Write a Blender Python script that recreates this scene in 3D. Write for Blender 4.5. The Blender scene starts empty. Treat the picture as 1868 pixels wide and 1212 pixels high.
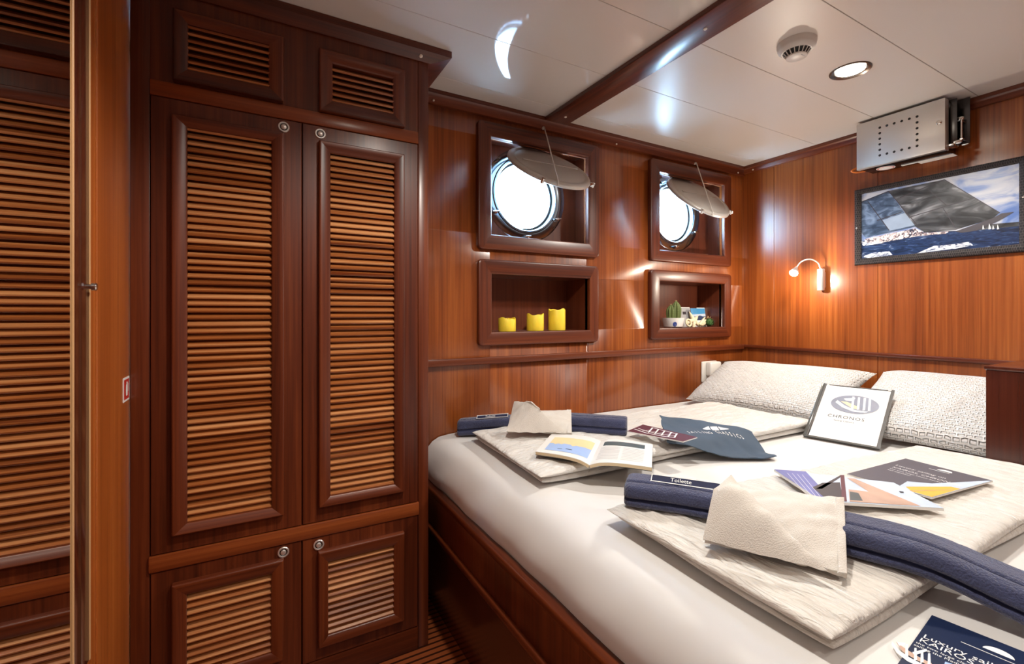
import bpy, bmesh, math, random
from mathutils import Vector, Matrix, noise

random.seed(11)
sc = bpy.context.scene
COL = sc.collection
V = Vector
PI = math.pi

# ------------------------------------------------------------------ measured camera
FOC, CX, HY, EYE = 840.0, 934.0, 573.0, 1.10
YAW = math.atan2(2430 - CX, FOC)
SA, CA = math.sin(YAW), math.cos(YAW)


def at(px, py, axis, val):
    """point of the plane axis=val that the photograph shows at (px, py)"""
    u, v = (px - CX) / FOC, (HY - py) / FOC
    r = (SA * u + CA, -CA * u + SA, v)
    o = (0.0, 0.0, EYE)
    i = 'xyz'.index(axis)
    s = (val - o[i]) / r[i]
    return V([o[k] + s * r[k] for k in range(3)])


YW = 1.47      # wardrobe front
YB = 1.74      # hull side wall
XR = 2.567     # head wall
XL = -0.271    # left wall
ZC = 1.977     # ceiling
MZ = 0.62      # mattress top

# ------------------------------------------------------------------ materials
MATS = {}


def nt(name):
    m = bpy.data.materials.new(name)
    m.use_nodes = True
    n = m.node_tree
    b = n.nodes['Principled BSDF']
    MATS[name] = m
    return m, n, b


def plain(name, col, rough=0.5, metal=0.0, coat=0.0, spec=0.5, bump=None, emit=None, sss=0.0, var=0.0, sheen=0.0):
    m, n, b = nt(name)
    b.inputs['Base Color'].default_value = (*col, 1)
    b.inputs['Roughness'].default_value = rough
    b.inputs['Metallic'].default_value = metal
    b.inputs['Coat Weight'].default_value = coat
    b.inputs['Specular IOR Level'].default_value = spec
    b.inputs['Sheen Weight'].default_value = sheen
    if sss:
        b.inputs['Subsurface Weight'].default_value = sss
        b.inputs['Subsurface Radius'].default_value = (.02, .012, .006)
    if emit:
        b.inputs['Emission Color'].default_value = (*emit[0], 1)
        b.inputs['Emission Strength'].default_value = emit[1]
    if var:
        tc = n.nodes.new('ShaderNodeTexCoord')
        nz = n.nodes.new('ShaderNodeTexNoise'); nz.inputs['Scale'].default_value = 14
        nz.inputs['Detail'].default_value = 5
        n.links.new(tc.outputs['Object'], nz.inputs['Vector'])
        mx = n.nodes.new('ShaderNodeMix'); mx.data_type = 'RGBA'
        mx.inputs['A'].default_value = (*[c * (1 - var) for c in col], 1)
        mx.inputs['B'].default_value = (*[min(1, c * (1 + var)) for c in col], 1)
        n.links.new(nz.outputs['Fac'], mx.inputs['Factor'])
        n.links.new(mx.outputs['Result'], b.inputs['Base Color'])
    if bump:
        sc_, st, det = bump
        tc = n.nodes.new('ShaderNodeTexCoord')
        nz = n.nodes.new('ShaderNodeTexNoise'); nz.inputs['Scale'].default_value = sc_
        nz.inputs['Detail'].default_value = det
        n.links.new(tc.outputs['Object'], nz.inputs['Vector'])
        bp = n.nodes.new('ShaderNodeBump'); bp.inputs['Strength'].default_value = st
        bp.inputs['Distance'].default_value = 0.004
        n.links.new(nz.outputs['Fac'], bp.inputs['Height'])
        n.links.new(bp.outputs['Normal'], b.inputs['Normal'])
    return m


def wood(name, dark, mid, light, axis, rough=0.3, coat=0.25, fine=75.0, broad=9.0, slat=0.0):
    """varnished mahogany: stretched noise streaks along one axis"""
    m, n, b = nt(name)
    L = n.links.new
    tc = n.nodes.new('ShaderNodeTexCoord')
    oi = n.nodes.new('ShaderNodeObjectInfo')
    mul = n.nodes.new('ShaderNodeMath'); mul.operation = 'MULTIPLY'; mul.inputs[1].default_value = 37.0
    L(oi.outputs['Random'], mul.inputs[0])

    def streak(across, along, detail, rgh):
        mp = n.nodes.new('ShaderNodeMapping')
        s = [across] * 3
        s['xyz'.index(axis)] = along
        mp.inputs['Scale'].default_value = s
        L(tc.outputs['Object'], mp.inputs['Vector'])
        L(mul.outputs[0], mp.inputs['Location'])
        nz = n.nodes.new('ShaderNodeTexNoise')
        nz.inputs['Scale'].default_value = 1.0
        nz.inputs['Detail'].default_value = detail
        nz.inputs['Roughness'].default_value = rgh
        nz.inputs['Distortion'].default_value = 0.25
        L(mp.outputs['Vector'], nz.inputs['Vector'])
        return nz
    a = streak(fine, 1.3, 4, 0.65)
    c = streak(broad, 0.45, 2, 0.5)
    w = n.nodes.new('ShaderNodeMix'); w.data_type = 'FLOAT'
    w.inputs['Factor'].default_value = 0.45
    L(a.outputs['Fac'], w.inputs['A']); L(c.outputs['Fac'], w.inputs['B'])
    val = w.outputs['Result']
    if slat:
        # every slat of a louvre has a tone of its own
        sx = n.nodes.new('ShaderNodeSeparateXYZ'); L(tc.outputs['Object'], sx.inputs[0])
        dv = n.nodes.new('ShaderNodeMath'); dv.operation = 'DIVIDE'; dv.inputs[1].default_value = slat
        L(sx.outputs['Z'], dv.inputs[0])
        fl = n.nodes.new('ShaderNodeMath'); fl.operation = 'FLOOR'; L(dv.outputs[0], fl.inputs[0])
        wn = n.nodes.new('ShaderNodeTexWhiteNoise'); wn.noise_dimensions = '1D'; L(fl.outputs[0], wn.inputs['W'])
        mr = n.nodes.new('ShaderNodeMath'); mr.operation = 'MULTIPLY_ADD'
        mr.inputs[1].default_value = 0.20; mr.inputs[2].default_value = -0.08
        L(wn.outputs['Value'], mr.inputs[0])
        ad = n.nodes.new('ShaderNodeMath'); ad.operation = 'ADD'
        L(val, ad.inputs[0]); L(mr.outputs[0], ad.inputs[1])
        val = ad.outputs[0]
    cr = n.nodes.new('ShaderNodeValToRGB')
    e = cr.color_ramp.elements
    e[0].position, e[0].color = 0.33, (*dark, 1)
    e[1].position, e[1].color = 0.68, (*light, 1)
    k = e.new(0.5); k.color = (*mid, 1)
    L(val, cr.inputs['Fac'])
    L(cr.outputs['Color'], b.inputs['Base Color'])
    b.inputs['Roughness'].default_value = rough
    b.inputs['Coat Weight'].default_value = coat
    b.inputs['Coat Roughness'].default_value = 0.2
    bp = n.nodes.new('ShaderNodeBump'); bp.inputs['Strength'].default_value = 0.05
    bp.inputs['Distance'].default_value = 0.002
    L(a.outputs['Fac'], bp.inputs['Height']); L(bp.outputs['Normal'], b.inputs['Normal'])
    return m


SD, SM, SL = (.115, .0212, .0042), (.245, .058, .0102), (.39, .114, .022)     # sapele veneer
HD, HM, HL = (.042, .0066, .0022), (.112, .0212, .0058), (.20, .046, .0120)     # solid mahogany
VEN_Z = wood('sapele_veneer', SD, SM, SL, 'z', rough=0.30, coat=0.45)
MAH_Z = wood('mahogany_upright', HD, HM, HL, 'z', rough=.36, coat=.14)
MAH_X = wood('mahogany_level', HD, HM, HL, 'x', rough=.36, coat=.14)
MAH_Y = wood('mahogany_athwart', HD, HM, HL, 'y')
VEN_L = wood('lit_sapele_veneer', (.27, .062, .009), (.40, .098, .014), (.50, .145, .024), 'z', rough=0.34, coat=0.2)  # lighter copy of the veneer: lamplight on the left panel put into the colour
RAIL_X = wood('mahogany_rails', (.10, .019, .005), (.21, .046, .011), (.31, .082, .02), 'x')
SLAT = wood('mahogany_slats', (.13, .026, .006), (.38, .125, .033), (.62, .29, .115), 'x', rough=0.28, coat=0.35, broad=34.0, slat=0.0183)
DARKWOOD = wood('mahogany_dark', (.035, .007, .003), (.062, .012, .005), (.09, .019, .008), 'z', rough=0.22, coat=0.5)  # dark wood of the cabinet, mirror frame and bed base panel
GAP = plain('dark_gap', (.012, .005, .003), 0.8)
CEIL_G = plain('white_gloss_laminate', (.70, .665, .625), 0.055, coat=0.0, spec=0.62)
CEIL_S = plain('white_satin_laminate', (.70, .655, .605), 0.36, coat=0.0, spec=0.62)
CHROME = plain('polished_steel', (.72, .71, .69), 0.14, metal=1.0)
STEEL = plain('brushed_steel', (.66, .63, .60), 0.48, metal=1.0)
SATIN = plain('satin_nickel', (.80, .78, .75), .33, metal=.75)
STEELD = plain('dark_steel', (.10, .10, .105), 0.25, metal=1.0)
CASTGREY = plain('cast_aluminium', (.56, .54, .51), 0.34, metal=0.15, bump=(40, .08, 2))
WHITEP = plain('white_plastic', (.74, .72, .68), 0.35)
CAPS = plain('pale_screw_cap', (.80, .74, .66), 0.4)
RINGM = plain('sky_tinted_steel_ring', (.30, .36, .45), 0.12, metal=1.0)  # polished steel with its dark bluish reflections put into the base colour
RODM = plain('light_steel_rod', (.75, .72, .68), .4, metal=.3)
BLACK = plain('black_rubber', (.01, .01, .01), 0.6)
BLUEG = plain('white_painted_steel', (.72, .78, .80), 0.35)
REDM = plain('red_print', (.55, .03, .02), 0.4)
WHITEPR = plain('white_print', (.86, .85, .83), 0.45)
GREYPR = plain('grey_print', (.42, .42, .43), 0.5)
ORANGE = plain('orange_cable', (.75, .20, .03), 0.4)
WAX = plain('yellow_wax', (.95, .70, .05), 0.45, sss=0.35)
WICK = plain('dark_wick', (.05, .03, .02), 0.8)
NAVYT = plain('navy_terry', (.042, .050, .118), 0.95, sheen=0.35, bump=(300, 1.0, 4), var=.45)
NAVYB = plain('navy_label_and_fold_shade', (.012, .016, .055), 0.8)  # label cloth, and the shade painted into the towel folds
TERRYW = plain('cream_terry', (.67, .625, .57), 0.95, sheen=0.3, bump=(500, .5, 2))
BAGM = plain('slate_blue_cotton', (.062, .092, .135), 0.85, bump=(600, .3, 2), var=.12)
PAPER = plain('white_paper', (.80, .78, .75), 0.5)
PAGE = plain('page_edges', (.66, .53, .34), 0.7)
SLATE = plain('slate_gloss_print', (.095, .09, .108), 0.5, spec=0.4)
NAVYP = plain('navy_gloss_print', (.010, .020, .062), 0.22, spec=0.6)
SAILY = plain('golden_sail_print', (.75, .42, .06), 0.55)
SKYP = plain('pale_sky_print', (.52, .60, .72), 0.55, var=.3)
PLUMP = plain('plum_print', (.10, .015, .03), 0.55)
BLUEP = plain('violet_sea_print', (.12, .13, .36), 0.55, var=.5)
TANP = plain('tan_hull_print', (.50, .32, .24), 0.55, var=.4)
DARKP = plain('dark_print', (.03, .022, .03), 0.55)
YELP = plain('pale_yellow_print', (.85, .66, .36), 0.5, var=.12)
LBLUE = plain('pale_blue_print', (.36, .50, .80), 0.5, var=.15)
TEALP = plain('dark_teal_print', (.07, .10, .11), 0.4, var=.5)
TEXTG = plain('grey_text_print', (.60, .59, .57), 0.6)
CLEAR = plain('clear_sleeve_edge', (.10, .10, .095), 0.15)
GREENC = plain('cactus_green', (.13, .17, .05), 0.7, var=.3)
SPINE = plain('cactus_spines', (.62, .50, .28), 0.7)
MOSS = plain('moss_green', (.05, .12, .03), 0.9, var=.5)
SHELLM = plain('cream_shell', (.78, .66, .44), 0.6, var=.15)
BARKM = plain('dry_bark', (.45, .28, .14), 0.8, var=.4)
CERAM = plain('white_ceramic', (.78, .75, .72), 0.2)
BLUEPR = plain('blue_emblem_print', (.03, .06, .30), 0.3)
SEABL = plain('lake_blue_print', (.06, .28, .55), 0.35, var=.2)
HILLS = plain('hill_blue_print', (.03, .05, .12), 0.4)
BROWNPL = plain('brown_socket_plate', (.06, .025, .012), 0.35)
BRASS = plain('brass', (.75, .50, .20), 0.3, metal=1.0)


def sheet_mat():
    m, n, b = nt('white_sheet')
    L = n.links.new
    b.inputs['Base Color'].default_value = (.71, .695, .68, 1)
    b.inputs['Roughness'].default_value = .75
    b.inputs['Sheen Weight'].default_value = .15
    tc = n.nodes.new('ShaderNodeTexCoord')
    nz = n.nodes.new('ShaderNodeTexNoise'); nz.inputs['Scale'].default_value = 6
    nz.inputs['Detail'].default_value = 1.5; nz.inputs['Distortion'].default_value = 0.0
    L(tc.outputs['Object'], nz.inputs['Vector'])
    bp = n.nodes.new('ShaderNodeBump'); bp.inputs['Strength'].default_value = .3
    bp.inputs['Distance'].default_value = .012
    L(nz.outputs['Fac'], bp.inputs['Height']); L(bp.outputs['Normal'], b.inputs['Normal'])
    return m


def crinkle_mat(name, col, sx, sy, strength):
    """seersucker: stretched crinkles"""
    m, n, b = nt(name)
    L = n.links.new
    b.inputs['Base Color'].default_value = (*col, 1)
    b.inputs['Roughness'].default_value = .85
    b.inputs['Sheen Weight'].default_value = .2
    tc = n.nodes.new('ShaderNodeTexCoord')
    mp = n.nodes.new('ShaderNodeMapping'); mp.inputs['Scale'].default_value = (sx, sy, (sx + sy) / 2)
    L(tc.outputs['Object'], mp.inputs['Vector'])
    nz = n.nodes.new('ShaderNodeTexNoise'); nz.inputs['Scale'].default_value = 1
    nz.inputs['Detail'].default_value = 4; nz.inputs['Distortion'].default_value = 1.2
    L(mp.outputs['Vector'], nz.inputs['Vector'])
    bp = n.nodes.new('ShaderNodeBump'); bp.inputs['Strength'].default_value = strength
    bp.inputs['Distance'].default_value = .011
    L(nz.outputs['Fac'], bp.inputs['Height']); L(bp.outputs['Normal'], b.inputs['Normal'])
    return m


def waffle_mat():
    """pillow case: rows of small puckers, laid on by the face's own UV"""
    m, n, b = nt('puckered_pillow_cotton')
    L = n.links.new
    b.inputs['Base Color'].default_value = (.76, .74, .725, 1)
    b.inputs['Roughness'].default_value = .85
    b.inputs['Sheen Weight'].default_value = .2
    uv = n.nodes.new('ShaderNodeUVMap'); uv.uv_map = 'UVMap'
    br = n.nodes.new('ShaderNodeTexBrick')
    br.inputs['Color1'].default_value = (0, 0, 0, 1); br.inputs['Color2'].default_value = (.35, .35, .35, 1)
    br.inputs['Mortar'].default_value = (1, 1, 1, 1)
    br.inputs['Scale'].default_value = 1
    br.inputs['Brick Width'].default_value = .022; br.inputs['Row Height'].default_value = .0115
    br.inputs['Mortar Size'].default_value = .0039; br.inputs['Mortar Smooth'].default_value = .6
    wz = n.nodes.new('ShaderNodeTexNoise'); wz.inputs['Scale'].default_value = 30
    L(uv.outputs['UV'], wz.inputs['Vector'])
    wm = n.nodes.new('ShaderNodeVectorMath'); wm.operation = 'MULTIPLY_ADD'
    wm.inputs[1].default_value = (.012, .012, 0)
    L(wz.outputs['Color'], wm.inputs[0]); L(uv.outputs['UV'], wm.inputs[2])
    L(wm.outputs[0], br.inputs['Vector'])
    nz = n.nodes.new('ShaderNodeTexNoise'); nz.inputs['Scale'].default_value = 22; nz.inputs['Detail'].default_value = 3
    L(uv.outputs['UV'], nz.inputs['Vector'])
    ad = n.nodes.new('ShaderNodeMath'); ad.operation = 'MULTIPLY_ADD'; ad.inputs[1].default_value = .7
    L(nz.outputs['Fac'], ad.inputs[0]); L(br.outputs['Color'], ad.inputs[2])
    bp = n.nodes.new('ShaderNodeBump'); bp.inputs['Strength'].default_value = 1.0
    bp.inputs['Distance'].default_value = .02
    L(ad.outputs[0], bp.inputs['Height']); L(bp.outputs['Normal'], b.inputs['Normal'])
    return m


def mix_noise_mat(name, stops, scale, rough=.3, dist=1.0, detail=5, vec=(1, 1, 1), lo=.3, hi=.7):
    m, n, b = nt(name)
    L = n.links.new
    tc = n.nodes.new('ShaderNodeTexCoord')
    mp = n.nodes.new('ShaderNodeMapping'); mp.inputs['Scale'].default_value = vec
    L(tc.outputs['Object'], mp.inputs['Vector'])
    nz = n.nodes.new('ShaderNodeTexNoise'); nz.inputs['Scale'].default_value = scale
    nz.inputs['Detail'].default_value = detail; nz.inputs['Distortion'].default_value = dist
    L(mp.outputs['Vector'], nz.inputs['Vector'])
    cr = n.nodes.new('ShaderNodeValToRGB')
    els = cr.color_ramp.elements
    for i, c in enumerate(stops):
        p = lo + (hi - lo) * i / (len(stops) - 1)
        if i == 0:
            e = els[0]; e.position = p
        elif i == len(stops) - 1:
            e = els[-1]; e.position = p
        else:
            e = els.new(p)
        e.color = (*c, 1)
    L(nz.outputs['Fac'], cr.inputs['Fac']); L(cr.outputs['Color'], b.inputs['Base Color'])
    b.inputs['Roughness'].default_value = rough
    return m


def floor_mat():
    m, n, b = nt('teak_and_holly')
    L = n.links.new
    tc = n.nodes.new('ShaderNodeTexCoord')
    sx = n.nodes.new('ShaderNodeSeparateXYZ'); L(tc.outputs['Object'], sx.inputs[0])
    dv = n.nodes.new('ShaderNodeMath'); dv.operation = 'MULTIPLY'; dv.inputs[1].default_value = 1 / .024
    L(sx.outputs['Y'], dv.inputs[0])
    fr = n.nodes.new('ShaderNodeMath'); fr.operation = 'FRACT'; L(dv.outputs[0], fr.inputs[0])
    gt = n.nodes.new('ShaderNodeMath'); gt.operation = 'GREATER_THAN'; gt.inputs[1].default_value = .68
    L(fr.outputs[0], gt.inputs[0])
    mx = n.nodes.new('ShaderNodeMix'); mx.data_type = 'RGBA'
    mx.inputs['A'].default_value = (.30, .075, .022, 1); mx.inputs['B'].default_value = (.04, .010, .004, 1)
    L(gt.outputs[0], mx.inputs['Factor']); L(mx.outputs['Result'], b.inputs['Base Color'])
    b.inputs['Roughness'].default_value = .35
    return m


def glass_mat():
    m, n, b = nt('porthole_glass')
    L = n.links.new
    n.nodes.remove(b)
    tr = n.nodes.new('ShaderNodeBsdfTransparent'); tr.inputs['Color'].default_value = (.96, .985, 1, 1)
    gl = n.nodes.new('ShaderNodeBsdfGlossy'); gl.inputs['Roughness'].default_value = .02
    mx = n.nodes.new('ShaderNodeMixShader')
    mx.inputs[0].default_value = .05
    L(tr.outputs[0], mx.inputs[1]); L(gl.outputs[0], mx.inputs[2])
    L(mx.outputs[0], n.nodes['Material Output'].inputs['Surface'])
    return m


def frame_weave_mat():
    m, n, b = nt('woven_dark_frame')
    L = n.links.new
    tc = n.nodes.new('ShaderNodeTexCoord')
    mp = n.nodes.new('ShaderNodeMapping'); mp.inputs['Rotation'].default_value = (0, PI / 2, 0)
    sx = n.nodes.new('ShaderNodeSeparateXYZ'); L(tc.outputs['Object'], sx.inputs[0])
    cb = n.nodes.new('ShaderNodeCombineXYZ'); L(sx.outputs['Y'], cb.inputs[0]); L(sx.outputs['Z'], cb.inputs[1])
    br = n.nodes.new('ShaderNodeTexBrick')
    br.inputs['Color1'].default_value = (.008, .006, .007, 1); br.inputs['Color2'].default_value = (.022, .015, .015, 1)
    br.inputs['Mortar'].default_value = (.085, .07, .065, 1)
    br.inputs['Brick Width'].default_value = .007; br.inputs['Row Height'].default_value = .0105
    br.inputs['Mortar Size'].default_value = .0004; br.inputs['Scale'].default_value = 1
    br.offset = .35
    L(cb.outputs[0], br.inputs['Vector']); L(br.outputs['Color'], b.inputs['Base Color'])
    b.inputs['Roughness'].default_value = .6
    b.inputs['Specular IOR Level'].default_value = .2
    return m


SHEET = sheet_mat()
DUVET = crinkle_mat('seersucker_cream', (.72, .695, .66), 26, 70, .75)
DUVET2 = crinkle_mat('seersucker_ivory', (.68, .64, .59), 78, 17, .9)
WAFFLE = waffle_mat()
FLOORM = floor_mat()
GLASS = glass_mat()
WEAVE = frame_weave_mat()
MIRROR = plain('silvered_glass', (.80, .78, .74), 0.0, metal=1.0)
SEA = mix_noise_mat('stormy_sea_print', [(.003, .006, .02), (.008, .018, .06), (.02, .045, .12), (.55, .6, .7)], 9, vec=(1, 2.2, 9), dist=1.6, lo=.3, hi=.8)
SKYPIC = mix_noise_mat('cloud_sky_print', [(.07, .13, .33), (.16, .22, .40), (.34, .36, .44), (.44, .44, .47)], 3.5, vec=(1, 2, 5), lo=.32, hi=.62)
SAILD = mix_noise_mat('dark_sail_print', [(.008, .008, .009), (.025, .025, .028), (.075, .075, .08), (.22, .22, .235)], 4, vec=(1, 1.6, 4), dist=1.6, detail=3, lo=.34, hi=.68)
SAILB = mix_noise_mat('blue_sail_print', [(.015, .025, .05), (.05, .075, .125), (.15, .20, .29)], 6, vec=(1, 2, 4), dist=2.0)
FOAM = mix_noise_mat('spray_print', [(.03, .05, .12), (.5, .52, .58), (.75, .76, .8)], 45, vec=(1, 1, 2), dist=1.0, lo=.38, hi=.6)
CREW = mix_noise_mat('crew_print', [(.03, .03, .05), (.5, .38, .36), (.82, .78, .78)], 80, dist=1.0, lo=.4, hi=.62)
BULB = plain('lamp_lens', (1, 1, 1), .4, emit=((1, .84, .62), 40.0))
BULB2 = plain('reading_bulb', (1, 1, 1), .4, emit=((1, .86, .66), 60.0))
LED = plain('downlight_lens', (1, 1, 1), .4, emit=((1, .87, .68), 22.0))

# ------------------------------------------------------------------ mesh helpers
ORI = {}


class MB:
    def __init__(self, *mats):
        self.bm = bmesh.new()
        self.mats = list(mats)
        self.mi = 0
        self.uv = None

    def use(self, m):
        if m not in self.mats:
            self.mats.append(m)
        self.mi = self.mats.index(m)
        return self

    def f(self, vs):
        try:
            fc = self.bm.faces.new(vs)
        except ValueError:
            return None
        fc.material_index = self.mi
        return fc

    def poly(self, pts):
        return self.f([self.bm.verts.new(p) for p in pts])

    def hexa(self, p, bev=0.0, seg=2):
        """p: 8 corners, bottom loop then top loop"""
        v = [self.bm.verts.new(q) for q in p]
        fs = [self.f([v[i] for i in q]) for q in
              ((0, 3, 2, 1), (4, 5, 6, 7), (0, 1, 5, 4), (1, 2, 6, 5), (2, 3, 7, 6), (3, 0, 4, 7))]
        if bev > 0:
            es = list({e for fc in fs for e in fc.edges})
            bmesh.ops.bevel(self.bm, geom=es, offset=bev, segments=seg, profile=.5, affect='EDGES', clamp_overlap=True)

    def box(self, x0, x1, y0, y1, z0, z1, bev=0.0, seg=2):
        self.hexa([(x0, y0, z0), (x1, y0, z0), (x1, y1, z0), (x0, y1, z0),
                   (x0, y0, z1), (x1, y0, z1), (x1, y1, z1), (x0, y1, z1)], bev, seg)

    def obox(self, c, ex, ey, ez, bev=0.0, seg=2):
        c, ex, ey, ez = V(c), V(ex), V(ey), V(ez)
        self.hexa([c - ex - ey - ez, c + ex - ey - ez, c + ex + ey - ez, c - ex + ey - ez,
                   c - ex - ey + ez, c + ex - ey + ez, c + ex + ey + ez, c - ex + ey + ez], bev, seg)

    def loft(self, loops, closed_path=False, cap=True, closed_loop=True):
        vl = [[self.bm.verts.new(p) for p in lp] for lp in loops]
        n = len(vl[0])
        rng = range(len(vl)) if closed_path else range(len(vl) - 1)
        for i in rng:
            a, b = vl[i], vl[(i + 1) % len(vl)]
            for j in range(n if closed_loop else n - 1):
                self.f([a[j], a[(j + 1) % n], b[(j + 1) % n], b[j]])
        if cap and not closed_path and closed_loop:
            self.f(list(reversed(vl[0]))); self.f(vl[-1])
        return vl

    def tube(self, pts, r, n=10, cap=True):
        pts = [V(p) for p in pts]
        rs = r if isinstance(r, (list, tuple)) else [r] * len(pts)
        loops = []
        t0 = (pts[1] - pts[0]).normalized()
        up = V((0, 0, 1)) if abs(t0.z) < .9 else V((1, 0, 0))
        x = t0.cross(up).normalized()
        for i, p in enumerate(pts):
            a = pts[max(0, i - 1)]; b = pts[min(len(pts) - 1, i + 1)]
            t = (b - a).normalized()
            x = (x - t * x.dot(t)).normalized()
            y = t.cross(x)
            loops.append([p + (x * math.cos(2 * PI * k / n) + y * math.sin(2 * PI * k / n)) * rs[i] for k in range(n)])
        self.loft(loops, cap=cap)

    def lathe(self, c, axis, prof, n=32, squash=None):
        """prof: list of (radius, height along axis)"""
        c = V(c); ax = V(axis).normalized()
        up = V((0, 0, 1)) if abs(ax.z) < .9 else V((1, 0, 0))
        x = ax.cross(up).normalized(); y = ax.cross(x)
        prev = None
        for r, h in prof:
            if r < 1e-6:
                cur = [self.bm.verts.new(c + ax * h)]
            else:
                cur = [self.bm.verts.new(c + ax * h + (x * math.cos(2 * PI * k / n) + y * math.sin(2 * PI * k / n)) * r) for k in range(n)]
            if prev is not None:
                if len(prev) == 1 and len(cur) > 1:
                    for k in range(n): self.f([prev[0], cur[k], cur[(k + 1) % n]])
                elif len(cur) == 1 and len(prev) > 1:
                    for k in range(n): self.f([prev[k], cur[0], prev[(k + 1) % n]])
                elif len(cur) > 1:
                    for k in range(n): self.f([prev[k], cur[k], cur[(k + 1) % n], prev[(k + 1) % n]])
            prev = cur

    def ball(self, c, r, nu=16, nv=10, sc3=(1, 1, 1)):
        c = V(c)
        rows = []
        for j in range(nv + 1):
            t = PI * j / nv
            if j in (0, nv):
                rows.append([self.bm.verts.new(c + V((0, 0, r * sc3[2] * math.cos(t))))])
            else:
                rows.append([self.bm.verts.new(c + V((r * sc3[0] * math.sin(t) * math.cos(2 * PI * k / nu),
                                                      r * sc3[1] * math.sin(t) * math.sin(2 * PI * k / nu),
                                                      r * sc3[2] * math.cos(t)))) for k in range(nu)])
        for j in range(nv):
            a, b = rows[j], rows[j + 1]
            for k in range(nu):
                k2 = (k + 1) % nu
                if len(a) == 1: self.f([a[0], b[k], b[k2]])
                elif len(b) == 1: self.f([a[k], b[0], a[k2]])
                else: self.f([a[k], b[k], b[k2], a[k2]])

    def shell(self, fn, nu, nv, thick, uv=False):
        """closed thick sheet: fn(u,v) -> point, u,v in 0..1; thickness goes below the sheet"""
        P = [[V(fn(i / nu, j / nv)) for j in range(nv + 1)] for i in range(nu + 1)]

        def nrm(i, j):
            a = P[min(i + 1, nu)][j] - P[max(i - 1, 0)][j]
            b = P[i][min(j + 1, nv)] - P[i][max(j - 1, 0)]
            q = a.cross(b)
            return q.normalized() if q.length > 1e-12 else V((0, 0, 1))
        top = [[self.bm.verts.new(P[i][j]) for j in range(nv + 1)] for i in range(nu + 1)]
        flip = nrm(nu // 2, nv // 2).z < 0
        bot = []
        for i in range(nu + 1):
            row = []
            for j in range(nv + 1):
                q = nrm(i, j)
                if flip: q = -q
                row.append(self.bm.verts.new(P[i][j] - q * thick))
            bot.append(row)
        lay = None
        if uv:
            lay = self.bm.loops.layers.uv.get('UVMap') or self.bm.loops.layers.uv.new('UVMap')
        for i in range(nu):
            for j in range(nv):
                self.f([top[i][j], top[i + 1][j], top[i + 1][j + 1], top[i][j + 1]])
                self.f([bot[i][j], bot[i][j + 1], bot[i + 1][j + 1], bot[i + 1][j]])
        for i in range(nu):
            self.f([top[i][0], bot[i][0], bot[i + 1][0], top[i + 1][0]])
            self.f([top[i][nv], top[i + 1][nv], bot[i + 1][nv], bot[i][nv]])
        for j in range(nv):
            self.f([top[0][j], top[0][j + 1], bot[0][j + 1], bot[0][j]])
            self.f([top[nu][j], bot[nu][j], bot[nu][j + 1], top[nu][j + 1]])

    def ring(self, mapf, outer, inner, prof, rad=0.0, nc=5, mh=None):
        """moulding round a rectangle with mitred corners.
        outer/inner = (a0,a1,b0,b1); prof = [(t,h)] t 0 outer .. 1 inner; mapf(a,b,h) -> point"""
        cyc = []
        for t, h in prof:
            r = [outer[k] + (inner[k] - outer[k]) * t for k in range(4)]
            rr = rad * (1 - t)
            lp = []
            for (cx, cy, s0) in ((r[1] - rr, r[3] - rr, 0), (r[0] + rr, r[3] - rr, 1), (r[0] + rr, r[2] + rr, 2), (r[1] - rr, r[2] + rr, 3)):
                for k in range(nc):
                    ang = (s0 + k / (nc - 1)) * PI / 2
                    lp.append(self.bm.verts.new(mapf(cx + rr * math.cos(ang), cy + rr * math.sin(ang), h)))
            cyc.append(lp)
        n = len(cyc[0])
        base = self.mi
        for i in range(len(cyc) - 1):
            for j in range(n):
                side = (j % nc == nc - 1)
                q = j // nc
                horiz = (side and q in (0, 2)) or (not side and False)
                if mh is not None:
                    self.use(mh) if horiz else setattr(self, 'mi', base)
                self.f([cyc[i][j], cyc[i][(j + 1) % n], cyc[i + 1][(j + 1) % n], cyc[i + 1][j]])
        self.mi = base

    def text(self, s, size, org, right, up, lift=0.0004, align='LEFT', space=1.0, ysc=1.0):
        cu = bpy.data.curves.new('t', 'FONT')
        cu.body = s; cu.size = size; cu.align_x = align; cu.space_character = space
        cu.resolution_u = 2
        ob = bpy.data.objects.new('t', cu)
        COL.objects.link(ob)
        bpy.context.view_layer.update()
        me = bpy.data.meshes.new_from_object(ob.evaluated_get(bpy.context.evaluated_depsgraph_get()))
        org, right, up = V(org), V(right).normalized(), V(up).normalized()
        nn = right.cross(up)
        vs = [self.bm.verts.new(org + right * v.co.x + up * (v.co.y * ysc) + nn * lift) for v in me.vertices]
        for p in me.polygons:
            self.f([vs[i] for i in p.vertices])
        bpy.data.objects.remove(ob); bpy.data.curves.remove(cu); bpy.data.meshes.remove(me)

    def build(self, name, parent=None, smooth=35, recalc=True, label=None, cat=None, group=None, kind=None, weld=False):
        bm = self.bm
        if weld:
            bmesh.ops.remove_doubles(bm, verts=bm.verts, dist=1e-5)
        if recalc:
            bmesh.ops.recalc_face_normals(bm, faces=bm.faces)
        if parent is not None:
            o0 = ORI[parent.name]
        else:
            xs = [v.co for v in bm.verts]
            o0 = V(((min(c.x for c in xs) + max(c.x for c in xs)) / 2,
                    (min(c.y for c in xs) + max(c.y for c in xs)) / 2, min(c.z for c in xs)))
        for v in bm.verts:
            v.co -= o0
        me = bpy.data.meshes.new(name)
        bm.to_mesh(me); bm.free()
        for m in self.mats:
            me.materials.append(m)
        for p in me.polygons:
            p.use_smooth = True
        me.set_sharp_from_angle(angle=math.radians(smooth))
        ob = bpy.data.objects.new(name, me)
        COL.objects.link(ob)
        ORI[ob.name] = o0.copy()
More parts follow.
